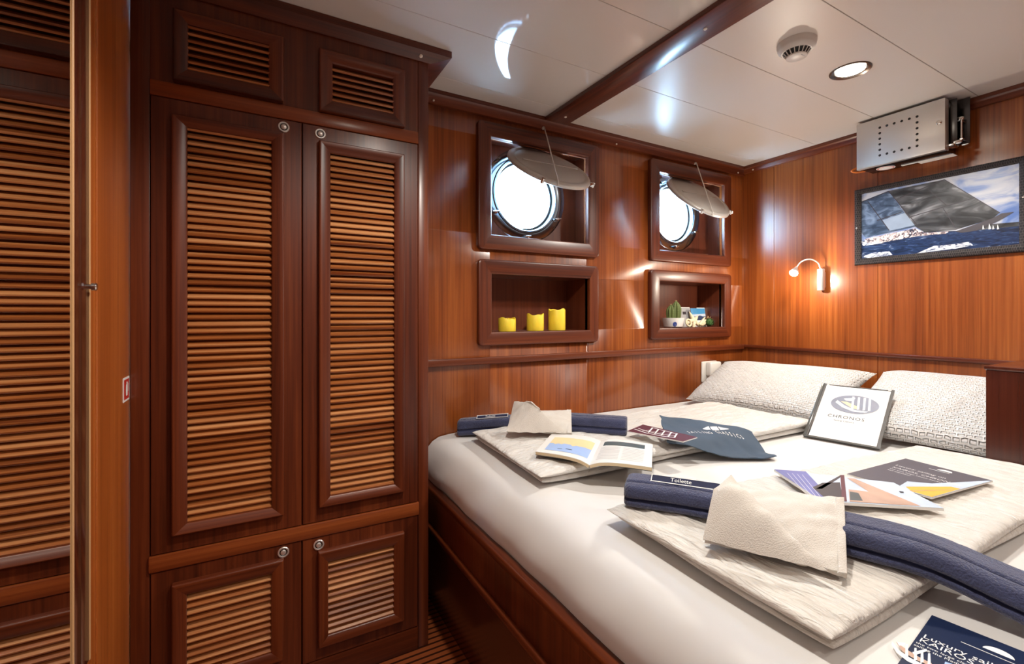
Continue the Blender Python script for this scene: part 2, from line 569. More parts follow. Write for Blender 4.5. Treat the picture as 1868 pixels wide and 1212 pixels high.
        if parent is not None:
            ob.parent = parent
        else:
            ob.location = o0
        tag(ob, label, cat, group, kind)
        return ob


def tag(ob, label=None, cat=None, group=None, kind=None):
    if label: ob['label'] = label
    if cat: ob['category'] = cat
    if group: ob['group'] = group
    if kind: ob['kind'] = kind
    return ob


def thing(name, label, cat, loc, group=None, kind=None):
    o = bpy.data.objects.new(name, None)
    COL.objects.link(o)
    o.location = loc
    o.empty_display_size = .05
    ORI[o.name] = V(loc)
    return tag(o, label, cat, group, kind)


def lerp(a, b, t):
    return a + (b - a) * t


def bil(c, u, v):
    """corners c00,c10,c11,c01"""
    return lerp(lerp(V(c[0]), V(c[1]), u), lerp(V(c[3]), V(c[2]), u), v)


def nz(x, y, z=0.0):
    return noise.noise(V((x, y, z)))


def spline(pts, n):
    """catmull-rom through pts"""
    pts = [V(p) for p in pts]
    out = []
    m = len(pts) - 1
    for i in range(n + 1):
        s = i / n * m
        k = min(int(s), m - 1)
        t = s - k
        p0, p1, p2, p3 = pts[max(k - 1, 0)], pts[k], pts[k + 1], pts[min(k + 2, m)]
        out.append(0.5 * ((2 * p1) + (p2 - p0) * t + (2 * p0 - 5 * p1 + 4 * p2 - p3) * t * t + (3 * p1 - p0 - 3 * p2 + p3) * t ** 3))
    return out


FRONT = lambda a, b, h: V((a, YW - h, b))         # on the wardrobe front
BACK = lambda a, b, h: V((a, YB - h, b))          # on the hull side wall
HEAD = lambda a, b, h: V((XR - h, a, b))          # on the head wall

# ------------------------------------------------------------------ room shell
b = MB(FLOORM); b.box(-.60, 2.75, -1.25, YB + .01, -.06, 0.0)
b.build('floor', kind='structure', label='striped teak floor beside the wardrobe plinth', cat='floor')

# ceiling boards, seams across the cabin every 30.5 cm, split by the beam
b = MB(CEIL_G, CEIL_S, GAP)
ys = [-1.25] + [1.614 - .3055 * k for k in range(9, -1, -1)] + [YB + .01]
ys = sorted(set([round(y, 4) for y in ys if y >= -1.25]))
for i in range(len(ys) - 1):
    y0, y1 = ys[i] + .0009, ys[i + 1] - .0009
    b.use(CEIL_G); b.box(-.60, 1.19, y0, y1, ZC, ZC + .02, .0008, 1)
    b.use(CEIL_S); b.box(1.192, 2.75, y0, y1, ZC, ZC + .02, .0008, 1)
b.use(CEIL_G); b.box(-.60, 2.75, -1.25, YB + .01, ZC + .02, ZC + .05)
b.build('ceiling', kind='structure', label='white panelled ceiling with fine seams', cat='ceiling')

# hull side wall with four openings
W1 = (.869, 1.382, 1.433, 1.843); W2 = (1.856, 2.380, 1.436, 1.845)
N1 = (.871, 1.390, 1.024, 1.267); N2 = (1.856, 2.380, 1.026, 1.272)
holes = [W1, W2, N1, N2]
xs = sorted({-.60, 2.75, *[h[0] for h in holes], *[h[1] for h in holes]})
zs = sorted({-.05, ZC + .03, *[h[2] for h in holes], *[h[3] for h in holes]})
b = MB(VEN_Z)
for i in range(len(xs) - 1):
    for k in range(len(zs) - 1):
        cx, cz = (xs[i] + xs[i + 1]) / 2, (zs[k] + zs[k + 1]) / 2
        if any(h[0] < cx < h[1] and h[2] < cz < h[3] for h in holes):
            continue
        b.poly([(xs[i], YB, zs[k]), (xs[i + 1], YB, zs[k]), (xs[i + 1], YB, zs[k + 1]), (xs[i], YB, zs[k + 1])])
ob = b.build('wall_back', kind='structure', recalc=False, weld=True, label='mahogany panelled hull side wall', cat='wall')
md = ob.modifiers.new('thick', 'SOLIDIFY'); md.thickness = .018; md.offset = -1

b = MB(VEN_Z, GAP)
sy = [-1.25, .05, .549, 1.049, 1.545, YB + .018]
for i in range(len(sy) - 1):
    b.box(XR, XR + .03, sy[i] + .0007, sy[i + 1] - .0007, -.05, ZC + .03, .0006, 1)
b.use(GAP); b.box(XR + .028, XR + .06, -1.25, YB + .018, -.05, ZC + .03)
b.build('wall_right', kind='structure', label='mahogany panelled wall at the head of the bed', cat='wall')

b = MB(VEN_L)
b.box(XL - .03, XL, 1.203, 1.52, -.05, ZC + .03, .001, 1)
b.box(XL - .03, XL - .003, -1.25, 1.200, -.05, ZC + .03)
b.build('wall_left', kind='structure', label='mahogany panel coloured brightly lit orange between mirror and wardrobe', cat='wall')

b = MB(VEN_Z); b.box(-.60, 2.75, -1.25, -1.20, -.05, ZC + .03)
b.build('wall_front', kind='structure', label='mahogany wall behind the viewer', cat='wall')

# ceiling trims
def caps(parent, pts, axis, r=.0045):
    for p in pts:
        c = MB(CAPS); c.lathe(p, axis, [(0, .004), (r * .6, .0035), (r, .0015), (r, -.001)], 12)
        c.build('screw_cap', parent, label='pale round screw cap')

b = MB(MAH_X)
prof = [(YB, ZC), (YB - .030, ZC), (YB - .030, ZC - .016), (YB - .024, ZC - .024), (YB - .016, ZC - .050), (YB, ZC - .052)]
b.loft([[(x, y, z) for y, z in prof] for x in (.50, 1.2, 1.9, XR + .0)])
t = b.build('trim_1', kind='structure', smooth=25, label='dark mahogany ceiling trim along the hull side wall', cat='trim')
caps(t, [(.614, YB - .019, 1.936), (1.555, YB - .019, 1.935), (2.50, YB - .019, 1.936)], (0, -1, .35))
b = MB(MAH_Y)
prof = [(XR, ZC), (XR - .026, ZC), (XR - .026, ZC - .016), (XR - .020, ZC - .022), (XR - .014, ZC - .040), (XR, ZC - .042)]
b.loft([[(x, y, z) for x, z in prof] for y in (-1.2, 0, .8, YB - .0)])
t = b.build('trim_2', kind='structure', smooth=25, label='dark mahogany ceiling trim along the head wall', cat='trim')
caps(t, [(XR - .017, 1.66, 1.945)], (-1, 0, -.3))
b = MB(MAH_Y); b.box(1.131, 1.247, -1.2, YB - .02, ZC - .016, ZC + .002, .003)
t = b.build('trim_3', kind='structure', label='dark mahogany beam crossing the white ceiling', cat='trim')
caps(t, [(1.189, 1.64, ZC - .016), (1.189, .926, ZC - .016), (1.189, .2, ZC - .016)], (0, 0, -1), .006)

# ledge rails
b = MB(MAH_X); b.box(.50, XR - .012, YB - .024, YB, .891, .920, .004)
b.build('trim_4', kind='structure', label='mahogany ledge rail under the wall niches', cat='trim')
b = MB(MAH_Y); b.box(XR - .014, XR, -1.2, YB - .012, .899, .918, .004)
b.build('trim_5', kind='structure', label='mahogany ledge rail above the pillows', cat='trim')
t = thing('trim_6', 'pale screw caps on the wall above the pillows', 'trim', (XR - .004, 1.3, .81), kind='structure')
caps(t, [(XR, 1.68, .812), (XR, .947, .812)], (-1, 0, 0), .008)

# ------------------------------------------------------------------ portholes and niches
MPROF = [(0, 0), (0, .016), (.025, .0195), (.07, .0212), (.12, .0216), (.90, .0200), (.96, .0186), (1.0, .0155), (1.0, -.002)]


def moulding(name, mapf, outer, inner, prof, rad, parent, mv=MAH_Z, mh=MAH_X, lab=None):
    b = MB(mv, mh)
    b.ring(mapf, outer, inner, prof, rad, 5, mh)
    return b.build(name, parent, smooth=28, label=lab)


def recess(name, opn, depth, parent, pad=.0, hole=None, dpad=(0, 0, 0, 0)):
    """five-sided box behind a wall opening"""
    x0, x1, z0, z1 = opn[0] - dpad[0], opn[1] + dpad[1], opn[2] - dpad[2], opn[3] + dpad[3]
    y0, y1 = YB - .002, YB + depth
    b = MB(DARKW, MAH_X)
    th = .012
    b.box(x0 - th, x0, y0 + .004, y1, z0 - th, z1 + th)
    b.box(x1, x1 + th, y0 + .004, y1, z0 - th, z1 + th)
    b.box(x0, x1, y0 + .004, y1, z0 - th, z0)
    b.box(x0, x1, y0 + .004, y1, z1, z1 + th)
    if hole is None:
        b.box(x0 - th, x1 + th, y1, y1 + th, z0 - th, z1 + th)
    else:
        cx, cz, r = hole
        n = 64
        lo = []
        for yy in (y1, y1 + th):
            circ, sq = [], []
            for k in range(n):
                a = 2 * PI * k / n
                c, s = math.cos(a), math.sin(a)
                circ.append(V((cx + r * c, yy, cz + r * s)))
                tx = ((x1 + th - cx) / c if c > 1e-9 else (x0 - th - cx) / c if c < -1e-9 else 1e9)
                tz = ((z1 + th - cz) / s if s > 1e-9 else (z0 - th - cz) / s if s < -1e-9 else 1e9)
                tt = min(tx, tz)
                sq.append(V((cx + c * tt, yy, cz + s * tt)))
            lo.append((circ, sq))
        b.loft([lo[0][0], lo[0][1]], cap=False)
        b.loft([lo[1][0], lo[1][1]], cap=False)
        b.loft([lo[0][0], lo[1][0]], cap=False)
    return b.build(name, parent, smooth=30)


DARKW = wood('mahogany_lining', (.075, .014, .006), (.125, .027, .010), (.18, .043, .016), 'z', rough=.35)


def porthole(idx, opn, outer, c, r, hinge, R, th, label, rodtop):
    cx, cz = c
    w = thing('window_%d' % idx, label, 'porthole', (cx, YB, opn[2]), kind='structure')
    moulding('window_frame', BACK, outer, opn, MPROF, .018, w)
    recess('window_reveal', opn, .112, w, hole=(cx, cz, r + .004), dpad=(.022, .022, .022, .022))
    YP = YB + .112
    # flange ring, spigot through the hull and inner lip
    b = MB(RINGM)
    b.lathe((cx, YP, cz), (0, -1, 0), [(r, -.012), (r, .004), (r + .004, .009), (r + .012, .009), (r + .016, .004), (r + .046, .005), (r + .054, .002), (r + .054, -.000)], 72)
    rg = b.build('porthole_ring', w, smooth=40, label='polished steel porthole ring')
    b = MB(CHROME)
    for k in range(3):
        a = -.5 * PI + (k - 1) * 1.05
        p = V((cx + (r + .032) * math.cos(a), YP - .006, cz + (r + .032) * math.sin(a)))
        b.lathe(p, (0, -1, 0), [(0, .020), (.007, .018), (.009, .010), (.009, 0)], 16)
        b.tube([p + V((-.016, -.016, 0)), p + V((.016, -.016, .004))], .004, 8)
    b.build('clamp_bolt', rg)
    b = MB(BLUEG)
    b.lathe((cx, YP + .012, cz), (0, 1, 0), [(r, 0), (r, .012), (r - .004, .012), (r - .004, .10), (r + .004, .10), (r + .004, 0.0)], 64)
    b.build('porthole_tube', w, smooth=40, label='white painted porthole tube')
    b = MB(BLACK); b.lathe((cx, YP + .022, cz), (0, 1, 0), [(r - .012, 0), (r - .012, .004), (r - .001, .004), (r - .001, 0), (r - .012, 0)], 64)
    b.build('glass_seal', w)
    b = MB(GLASS); b.lathe((cx, YP + .024, cz), (0, 1, 0), [(0, 0), (r - .001, 0)], 64)
    b.build('glass', w, label='round porthole glass, daylight behind')
    # storm cover, swung up into the cabin
    H = V(hinge)
    dr = V((0, -math.sin(th), -math.cos(th)))
    nn = V((0, -math.cos(th), math.sin(th)))
    cc = H + dr * R
    b = MB(CASTGREY)
    b.lathe(cc, nn, [(0, .017), (R * .40, .0165), (R * .78, .012), (R * .83, .0085), (R * .87, .0085), (R * .90, .011), (R * .97, .009), (R, .003), (R, -.008), (R * .95, -.012), (R * .9, -.006), (0, -.006)], 72)
    cov = b.build('storm_cover', w, smooth=40, label='grey round metal storm cover swung open')
    b = MB(CASTGREY)
    b.obox(cc + nn * .0165, V((R * .74, 0, 0)), dr * .006, nn * .0025, .002)
    b.build('stiffening_rib', cov)
    b = MB(CHROME)
    for s in (-1, 1):
        b.obox(H + V((s * .035, .004, 0)) - nn * .002 - dr * .006, V((.010, 0, 0)), dr * .018, nn * .009, .002)
    b.tube([H + V((-.055, .006, .004)), H + V((.055, .006, .004))], .006, 12)
    b.build('cover_hinge', cov)
    b = MB(BLACK)
    b.lathe(cc - nn * .010, nn, [(R * .84, 0), (R * .84, .004), (R * .93, .004), (R * .93, 0), (R * .84, 0)], 64)
    b.build('gasket', cov)
    for sgn, ang in ((1, -.62), (-1, .95)):
        a = ang
        b = MB(CHROME)
        p = cc + dr * (math.cos(a) * R) + V((1, 0, 0)) * (math.sin(a) * R)
        out = (p - cc).normalized()
        b.obox(p + out * .008, out * .012, nn * .008, out.cross(nn) * .008, .002)
        b.lathe(p + out * .014, nn, [(0, .012), (.007, .010), (.007, -.010), (0, -.012)], 12)
        b.build('clamp_lug', cov)
    a = -.30
    tip = cc + dr * (math.cos(a) * R * .97) + V((1, 0, 0)) * (math.sin(a) * R * .97) + nn * .012
    b = MB(RODM)
    top = V(rodtop)
    b.tube([top + V((0, .012, .004)), top, lerp(top, tip, .5), tip, tip - nn * .012 + dr * .010, tip - nn * .016 + dr * .002], .0026, 8)
    b.lathe(top + V((0, .012, .0)), (0, -1, 0), [(0, .012), (.005, .010), (.007, 0)], 12)
    b.build('stay_rod', w, label='thin steel rod holding the cover up')
    return w


porthole(1, W1, (.807, 1.446, 1.370, 1.905), (1.115, 1.655), .163, (1.118, 1.806, 1.856), .19, .878,
         'left porthole, in the frame nearest the wardrobe', (1.127, YB - .026, 1.930))
porthole(2, W2, (1.787, 2.438, 1.376, 1.908), (2.105, 1.675), .160, (2.089, 1.803, 1.863), .186, .786,
         'right porthole, in the frame nearest the head wall', (2.126, YB - .026, 1.932))


def niche(opn, outer, label):
    w = thing('wall_niche', label, 'niche', (opn[0], YB, opn[2]), group='display niches in the hull side wall')
    moulding('niche_frame', BACK, outer, opn, MPROF, .018, w)
    recess('niche_lining', opn, .17, w, dpad=(.0, .0, .0, .0))
    return w


niche(N1, (.809, 1.442, .967, 1.328), 'left framed wall niche holding three yellow candles')
niche(N2, (1.787, 2.438, .965, 1.330), 'right framed wall niche holding a cactus and cards')

# ------------------------------------------------------------------ wardrobe
wd = thing('wardrobe', 'tall built-in mahogany wardrobe with louvred doors', 'wardrobe', (.118, 1.60, 0))
XA, XB_ = XL + .002, .508
b = MB(MAH_Z, MAH_X)
b.box(XA, -.2295, YW, YW + .05, .0, 1.975, .0015)
b.box(.4715, XB_, YW, YW + .05, .0, 1.975, .005)
b.box(XB_ - .018, XB_, YW + .045, YB - .002, .0, 1.975)
b.box(XA, XB_ - .018, YB - .03, YB - .012, .0, 1.975)
b.box(XA, XA + .012, YW + .05, YB - .03, .0, 1.975)
b.build('carcass', wd)
b = MB(RAIL_X); b.box(-.2295, .4715, YW - .005, YW + .03, 1.6575, 1.697, .003); b.build('top_rail', wd)
b = MB(RAIL_X); b.box(-.232, .4735, YW - .008, YW + .03, .4415, .4835, .004); b.build('middle_rail', wd)
b = MB(MAH_X); b.box(-.2295, .4715, YW - .002, YW + .03, .0, .075, .003); b.build('plinth', wd)
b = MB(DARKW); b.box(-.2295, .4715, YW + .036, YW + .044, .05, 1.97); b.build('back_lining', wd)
# upper fascia with two openings
UL = (-.148, .037, 1.739, 1.855); UR = (.207, .386, 1.737, 1.848)
b = MB(MAH_Z)
xs = [-.2295, UL[0], UL[1], UR[0], UR[1], .4715]; zs = [1.697, 1.738, 1.8515, 1.975]
for i in range(5):
    for k in range(3):
        if k == 1 and i in (1, 3): continue
        b.box(xs[i], xs[i + 1], YW + .002, YW + .03, zs[k], zs[k + 1])
b.build('fascia', wd)
WPROF = [(0, -.001), (0, .013), (.03, .0168), (.09, .0185), (.14, .0188), (.90, .0112), (.96, .0095), (1.0, .007), (1.0, -.012)]
PITCH = .0183


def louvre(name, inner, parent, z_anchor=0.0):
    x0, x1, z0, z1 = inner
    b = MB(SLAT)
    n = int((z1 - z0) / PITCH) + 1
    zb = z0
    half = math.radians(36)
    dx = V((0, math.cos(half), math.sin(half))) * .0125     # towards the back and up
    dn = V((0, -math.sin(half), math.cos(half))) * .0031
    for k in range(n):
        zc = zb + PITCH * (k + .42)
        if zc > z1 + .004: break
        c = V((0, YW + .001, zc))
        sec = [c - dx * 1.0 - dn * .55, c - dx * .93 - dn, c + dx * .93 - dn, c + dx - dn * .5,
               c + dx + dn * .5, c + dx * .93 + dn, c - dx * .93 + dn, c - dx * 1.0 + dn * .55]
        b.loft([[p + V((x0 - .003, 0, 0)) for p in sec], [p + V((x1 + .003, 0, 0)) for p in sec]])
    return b.build(name, parent, smooth=40)


def vent(inner, outer, side):
    m = moulding('vent_panel', FRONT, outer, inner, WPROF, .002, wd)
    louvre('louvre', inner, m)


vent(UL, (-.181, .0745, 1.702, 1.886), 'left'); vent(UR, (.169, .424, 1.6985, 1.883), 'right')


def latch(p, parent):
    b = MB(SATIN)
    b.lathe(p, (0, -1, 0), [(.0150, -.001), (.0150, .0022), (.0138, .0036), (.0112, .0036), (.0100, .0016), (.0100, .0005)], 32)
    b.use(STEELD); b.lathe(p, (0, -1, 0), [(.0100, .0006), (.0072, .0006)], 32)
    b.use(SATIN); b.lathe(p, (0, -1, 0), [(.0072, .0004), (.0072, .0030), (.0055, .0042), (0, .0046)], 32)
    b.build('push_latch', parent, label='round steel push latch')


def door(rect, outer, inner, lp):
    b = MB(MAH_Z, MAH_X)
    b.ring(FRONT, rect, inner, [(0, -.022), (0, .0022), (.02, .004), (1.0, .004), (1.0, -.026)], 0.0005, 2, None)
    d = b.build('door', wd, smooth=28)
    moulding('door_moulding', lambda a, c, h: FRONT(a, c, h + .003), outer, inner, WPROF, .002, d)
    louvre('louvre', inner, d)
    latch((lp[0], YW - .004, lp[1]), d)
    return d


door((-.2275, .1225, .4855, 1.6555), (-.183, .0755, .530, 1.613), (-.150, .044, .556, 1.585), (.0755, 1.634))
door((.1250, .4695, .4855, 1.6555), (.1675, .4215, .531, 1.6105), (.200, .390, .559, 1.579), (.1725, 1.633))
door((-.2275, .1215, .0775, .4400), (-.183, .0750, .120, .405), (-.151, .043, .148, .3685), (.0745, .4195))
door((.1245, .4695, .0775, .4400), (.1655, .4215, .119, .4015), (.194, .389, .147, .363), (.1680, .4175))
# cornice
b = MB(MAH_X)


def cor(o_front, o_side, z):
    return o_front, o_side, z


CP = [(0, 0, ZC - .001), (.030, .070, ZC - .001), (.030, .070, ZC - .022), (.026, .062, ZC - .026), (.004, .006, ZC - .046), (0, 0, ZC - .046)]
st1 = [V((XA, YW - f, z)) for f, s, z in CP]
st2 = [V((XB_ + s, YW - f, z)) for f, s, z in CP]
st3 = [V((XB_ + s, YB - .032, z)) for f, s, z in CP]
b.loft([st1, st2, st3])
cn = b.build('cornice', wd, smooth=25)
caps(cn, [(.476, YW - .016, ZC - .036)], (0, -1, -.9), .006)

# ------------------------------------------------------------------ mirror on the left wall
mr = thing('wall_mirror', 'tall mirror at the left edge reflecting the wardrobe louvres', 'mirror', (-.25, .5, .505))
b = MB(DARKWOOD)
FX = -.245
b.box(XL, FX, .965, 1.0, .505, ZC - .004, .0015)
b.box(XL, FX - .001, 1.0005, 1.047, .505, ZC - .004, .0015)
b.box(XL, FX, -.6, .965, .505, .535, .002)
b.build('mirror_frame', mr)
b = MB(plain('pale_edge', (.62, .36, .17), .3))  # pale strips along both edges of the mirror frame
b.box(XL + .004, FX + .0006, .9585, .9645, .506, ZC - .006, .0005, 1)
b.box(XL + .004, FX + .0006, 1.0425, 1.0475, .506, ZC - .006, .0005, 1)
b.build('edge_strip', mr, label='pale edge strip')
b = MB(MIRROR); b.box(XL + .004, -.2463, -.6, .958, .53, ZC - .006)
b.build('mirror_glass', mr)
b = MB(CHROME)
pk = V((FX + .001, 1.030, 1.146))
b.lathe(pk, (1, 0, 0), [(.0045, -.002), (.0045, .004), (.0068, .005), (.0068, .0105), (.005, .012), (0, .012)], 20)
b.build('mirror_knob', mr, label='small chrome knob')

# safety sign on the orange panel
sg = thing('safety_sign', 'small red and white fire extinguisher sign on the orange panel', 'sign', (XL, 1.438, .888))
b = MB(WHITEPR); b.box(XL, XL + .0012, 1.4085, 1.4685, .888, .946)
b.build('sign_plate', sg)
b = MB(REDM); b.box(XL + .001, XL + .0016, 1.4135, 1.4635, .893, .941)
b.build('red_field', sg)
b = MB(WHITEPR)
xq = XL + .0019
b.poly([(xq, 1.4385 + .009 * math.cos(a), 0.915 + .014 * max(-1, min(1, 1.6 * math.sin(a)))) for a in [2 * PI * k / 20 for k in range(20)]])
b.poly([(xq, 1.435, .929), (xq, 1.442, .929), (xq, 1.442, .935), (xq, 1.435, .935)])
b.poly([(xq, 1.442, .932), (xq, 1.452, .926), (xq, 1.4535, .928), (xq, 1.442, .936)])
b.poly([(xq, 1.4515, .927), (xq, 1.4545, .927), (xq, 1.4545, .910), (xq, 1.4515, .910)])
b.build('pictogram', sg, recalc=False)

# ------------------------------------------------------------------ bed
bd = thing('bed_frame', 'built-in mahogany bed base with moulded foot rail', 'bed', (.56, .75, 0))
BX = .562
YE = -.55
b = MB(MAH_Z); b.box(BX, BX + .02, YE, YB - .03, .33, .462, .002); b.build('foot_board', bd)
b = MB(MAH_Y); b.box(BX - .008, BX + .026, YE, YB - .03, .447, .471, .006, 3); b.build('top_rail', bd)
b = MB(MAH_Y); b.box(BX - .012, BX + .02, YE, YB - .03, .315, .336, .006, 3); b.build('lower_moulding', bd)
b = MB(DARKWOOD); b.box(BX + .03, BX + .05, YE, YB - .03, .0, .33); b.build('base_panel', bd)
b = MB(DARKW)
b.box(BX + .022, 1.93, YE, .52, .335, .434); b.box(BX + .022, XR - .005, .52, YB - .03, .335, .434)
b.build('slat_platform', bd)

# mattress under a white fitted sheet: profile across the foot edge, run along the side
b = MB(SHEET)
YM0, YM1 = -.53, YB - .004
prof = []
zb = .437
for x, z in ((.660, zb), (.606, zb), (.592, .446), (.588, .462), (.579, .478), (.573, .500), (.574, .525), (.582, .552), (.596, .577), (.615, .598), (.642, .612), (.680, .619), (.74, .6215)):
    prof.append((x, z))
xs_top = [.80 + .0565 * k for k in range(21)]          # up to 1.93
for x in xs_top: prof.append((x, MZ + .001))
for x in (1.935, 2.0, 2.1, 2.2, 2.3, 2.4, 2.5, 2.535): prof.append((x, MZ))
prof.append((2.555, MZ - .015)); prof.append((2.560, MZ - .05)); prof.append((2.560, zb))
NY = 150
ysr = [YM0 + (YM1 - YM0) * j / NY for j in range(NY + 1)]
kcut = min(range(NY + 1), key=lambda j: abs(ysr[j] - .522)); ysr[kcut] = .522
rows = []
for j, y in enumerate(ysr):
    row = []
    for (x, z) in prof:
        e = max(0.0, 1 - (x - .56) / .16)
        d = nz(x * 4, y * 5, 1.3) * .006 * min(1, e * 2) + nz(x * 14, y * 9 + z * 12, 4.1) * .004 * e
        # soft drape folds where the sheet is pulled under near the wardrobe
        fold = math.exp(-((y - 1.55) / .22) ** 2) * math.sin((z * 55 + y * 22)) * .004 * e if z < .60 else 0
        dz = nz(x * 3.3, y * 3.3, 7.7) * .004 if x > .66 and z > .6 and x < 2.5 else 0
        yy = min(y, YB - .004)
        wallend = max(0.0, (y - (YM1 - .02)) / .02)
        zz = z + dz
        row.append(b.bm.verts.new((x - d + fold, yy, zz)))
    rows.append(row)
icut = next(i for i, p in enumerate(prof) if p[0] == 1.935)
for j in range(NY):
    for i in range(len(prof) - 1):
        if j < kcut and i >= icut: continue
        b.f([rows[j][i], rows[j + 1][i], rows[j + 1][i + 1], rows[j][i + 1]])
# close the far and near ends and the side of the notch
b.f([v for v in rows[-1]]); b.f(list(reversed(rows[0][:icut + 1])))
for j in range(kcut):
    a, c = rows[j][icut], rows[j + 1][icut]
    b.f([a, c, b.bm.verts.new((c.co.x, c.co.y, zb)), b.bm.verts.new((a.co.x, a.co.y, zb))])
for i in range(icut, len(prof) - 2):
    a, c = rows[kcut][i], rows[kcut][i + 1]
    b.f([a, c, b.bm.verts.new((c.co.x, c.co.y, zb)), b.bm.verts.new((a.co.x, a.co.y, zb))])
b.build('mattress', smooth=60, label='thick mattress under a white fitted sheet in the bed frame', cat='mattress')


# pillows
def pillow(c, th, label, seed, sx, sy):
    """c: near-left, near-right, far-right, far-left corner of the mid plane"""
    b = MB(WAFFLE)
    lay = b.bm.loops.layers.uv.new('UVMap')
    N, M = 44, 32
    c = [V(q) for q in c]
    nn = (c[1] - c[0]).cross(c[3] - c[0]).normalized()
    if nn.z < 0: nn = -nn
    grids = []
    for s in (1, -1):
        g = []
        for i in range(N + 1):
            row = []
            for j in range(M + 1):
                u, v = i / N, j / M
                a, d = 2 * u - 1, 2 * v - 1
                # sides pull in between the corners
                uu = .5 + a * .5 * (1 - .035 * (1 - d * d)); vv = .5 + d * .5 * (1 - .05 * (1 - a * a))
                p = bil(c, uu, vv)
                h = max(0, (1 - abs(a) ** 4.0)) ** .5 * max(0, (1 - abs(d) ** 3.6)) ** .5
                h *= 1 + .10 * nz(u * 3 + seed, v * 3, s)
                row.append((p + nn * (s * th * .5 * h + .002 * nz(u * 9, v * 9, seed)), u, v))
            g.append(row)
        grids.append(g)
    vt = [[b.bm.verts.new(q[0]) for q in row] for row in grids[0]]
    vb = [[vt[i][j] if i in (0, N) or j in (0, M) else b.bm.verts.new(grids[1][i][j][0]) for j in range(M + 1)] for i in range(N + 1)]
    for vv, fl in ((vt, False), (vb, True)):
        for i in range(N):
            for j in range(M):
                ix = [(i, j), (i + 1, j), (i + 1, j + 1), (i, j + 1)]
                if fl: ix.reverse()
                fc = b.f([vv[p][q] for p, q in ix])
                if fc:
                    for lp, (p, q) in zip(fc.loops, ix):
                        lp[lay].uv = (p / N * sx, q / M * sy)
    return b.build('pillow', smooth=70, label=label, cat='pillow', group='puckered white pillows at the head of the bed')


pillow([(1.995, 1.675, .650), (2.07, 1.045, .655), (2.515, 1.03, .825), (2.33, 1.685, .830)], .115,
       'white puckered pillow in the corner by the wall socket', 1.7, .63, .46)
pillow([(1.985, .955, .658), (2.05, .30, .658), (2.525, .32, .835), (2.515, 1.005, .835)], .125,
       'white puckered pillow tucked behind the dark cabinet', 5.2, .68, .56)


# folded duvets: stacked layers of one folded cover
def slab(b, corners, zc, th, nu, nv, p, seed, fx, fy, amp, shift=0.0):
    """lip-edged layer; corners counter-clockwise xy"""
    c = [V((q[0], q[1], 0)) for q in corners]

    def h(a):
        a = min(1.0, abs(a))
        return max(0.0, 1 - a ** p) ** .5
    T, B = [], []
    for i in range(nu + 1):
        rt, rb = [], []
        for j in range(nv + 1):
            # denser sampling near the edges
            u = .5 - .5 * math.cos(PI * i / nu); v = .5 - .5 * math.cos(PI * j / nv)
            a, d = 2 * u - 1, 2 * v - 1
            q = bil(c, u, v)
            q.x += .012 * nz(q.x * 3 + seed, q.y * 3, 2.0); q.y += .012 * nz(q.x * 3, q.y * 3 + seed, 9.0)
            hh = h(a) * h(d)
            w = (nz(q.x * fx + seed, q.y * fy, seed) + .5 * nz(q.x * fx * 2.1, q.y * fy * 2.1, seed + 3)) * amp * hh
            rt.append(V((q.x, q.y, zc + th * .5 * hh + w + shift * nz(q.x * 2.5, q.y * 2.5, seed + 8))))
            rb.append(V((q.x, q.y, zc - th * .5 * hh)))
        T.append(rt); B.append(rb)
    vt = [[b.bm.verts.new(q) for q in r] for r in T]
    vb = [[vt[i][j] if i in (0, nu) or j in (0, nv) else b.bm.verts.new(B[i][j]) for j in range(nv + 1)] for i in range(nu + 1)]
    for i in range(nu):
        for j in range(nv):
            b.f([vt[i][j], vt[i + 1][j], vt[i + 1][j + 1], vt[i][j + 1]])
            b.f([vb[i][j], vb[i][j + 1], vb[i + 1][j + 1], vb[i + 1][j]])


b = MB(DUVET)
D1 = [(.690, 1.060), (2.00, 1.030), (1.985, 1.50), (.735, 1.580)]
slab(b, D1, MZ + .017, .022, 60, 40, 26, 1.0, 9, 16, .0015)
D1b = [(.680, 1.052), (2.01, 1.022), (1.99, 1.50), (.712, 1.575)]
slab(b, D1b, MZ + .0375, .0225, 150, 80, 26, 2.0, 11, 26, .0065, .010)
b.build('folded_duvet', smooth=70, label='folded crinkled white duvet along the hull side, under the open book', cat='duvet', group='folded duvets laid across the bed')

b = MB(DUVET2)
D2 = [(.700, .338), (1.915, .318), (1.905, .66), (.725, .795)]
slab(b, D2, MZ + .017, .022, 60, 40, 26, 3.0, 14, 9, .0015)
D2b = [(.682, .332), (1.925, .312), (1.915, .67), (.695, .806)]
slab(b, D2b, MZ + .0380, .0235, 170, 110, 26, 4.0, 40, 8, .0062, .008)
b.build('folded_duvet', smooth=70, label='folded crinkled ivory duvet on the near side, under the draped navy towel', cat='duvet', group='folded duvets laid across the bed')


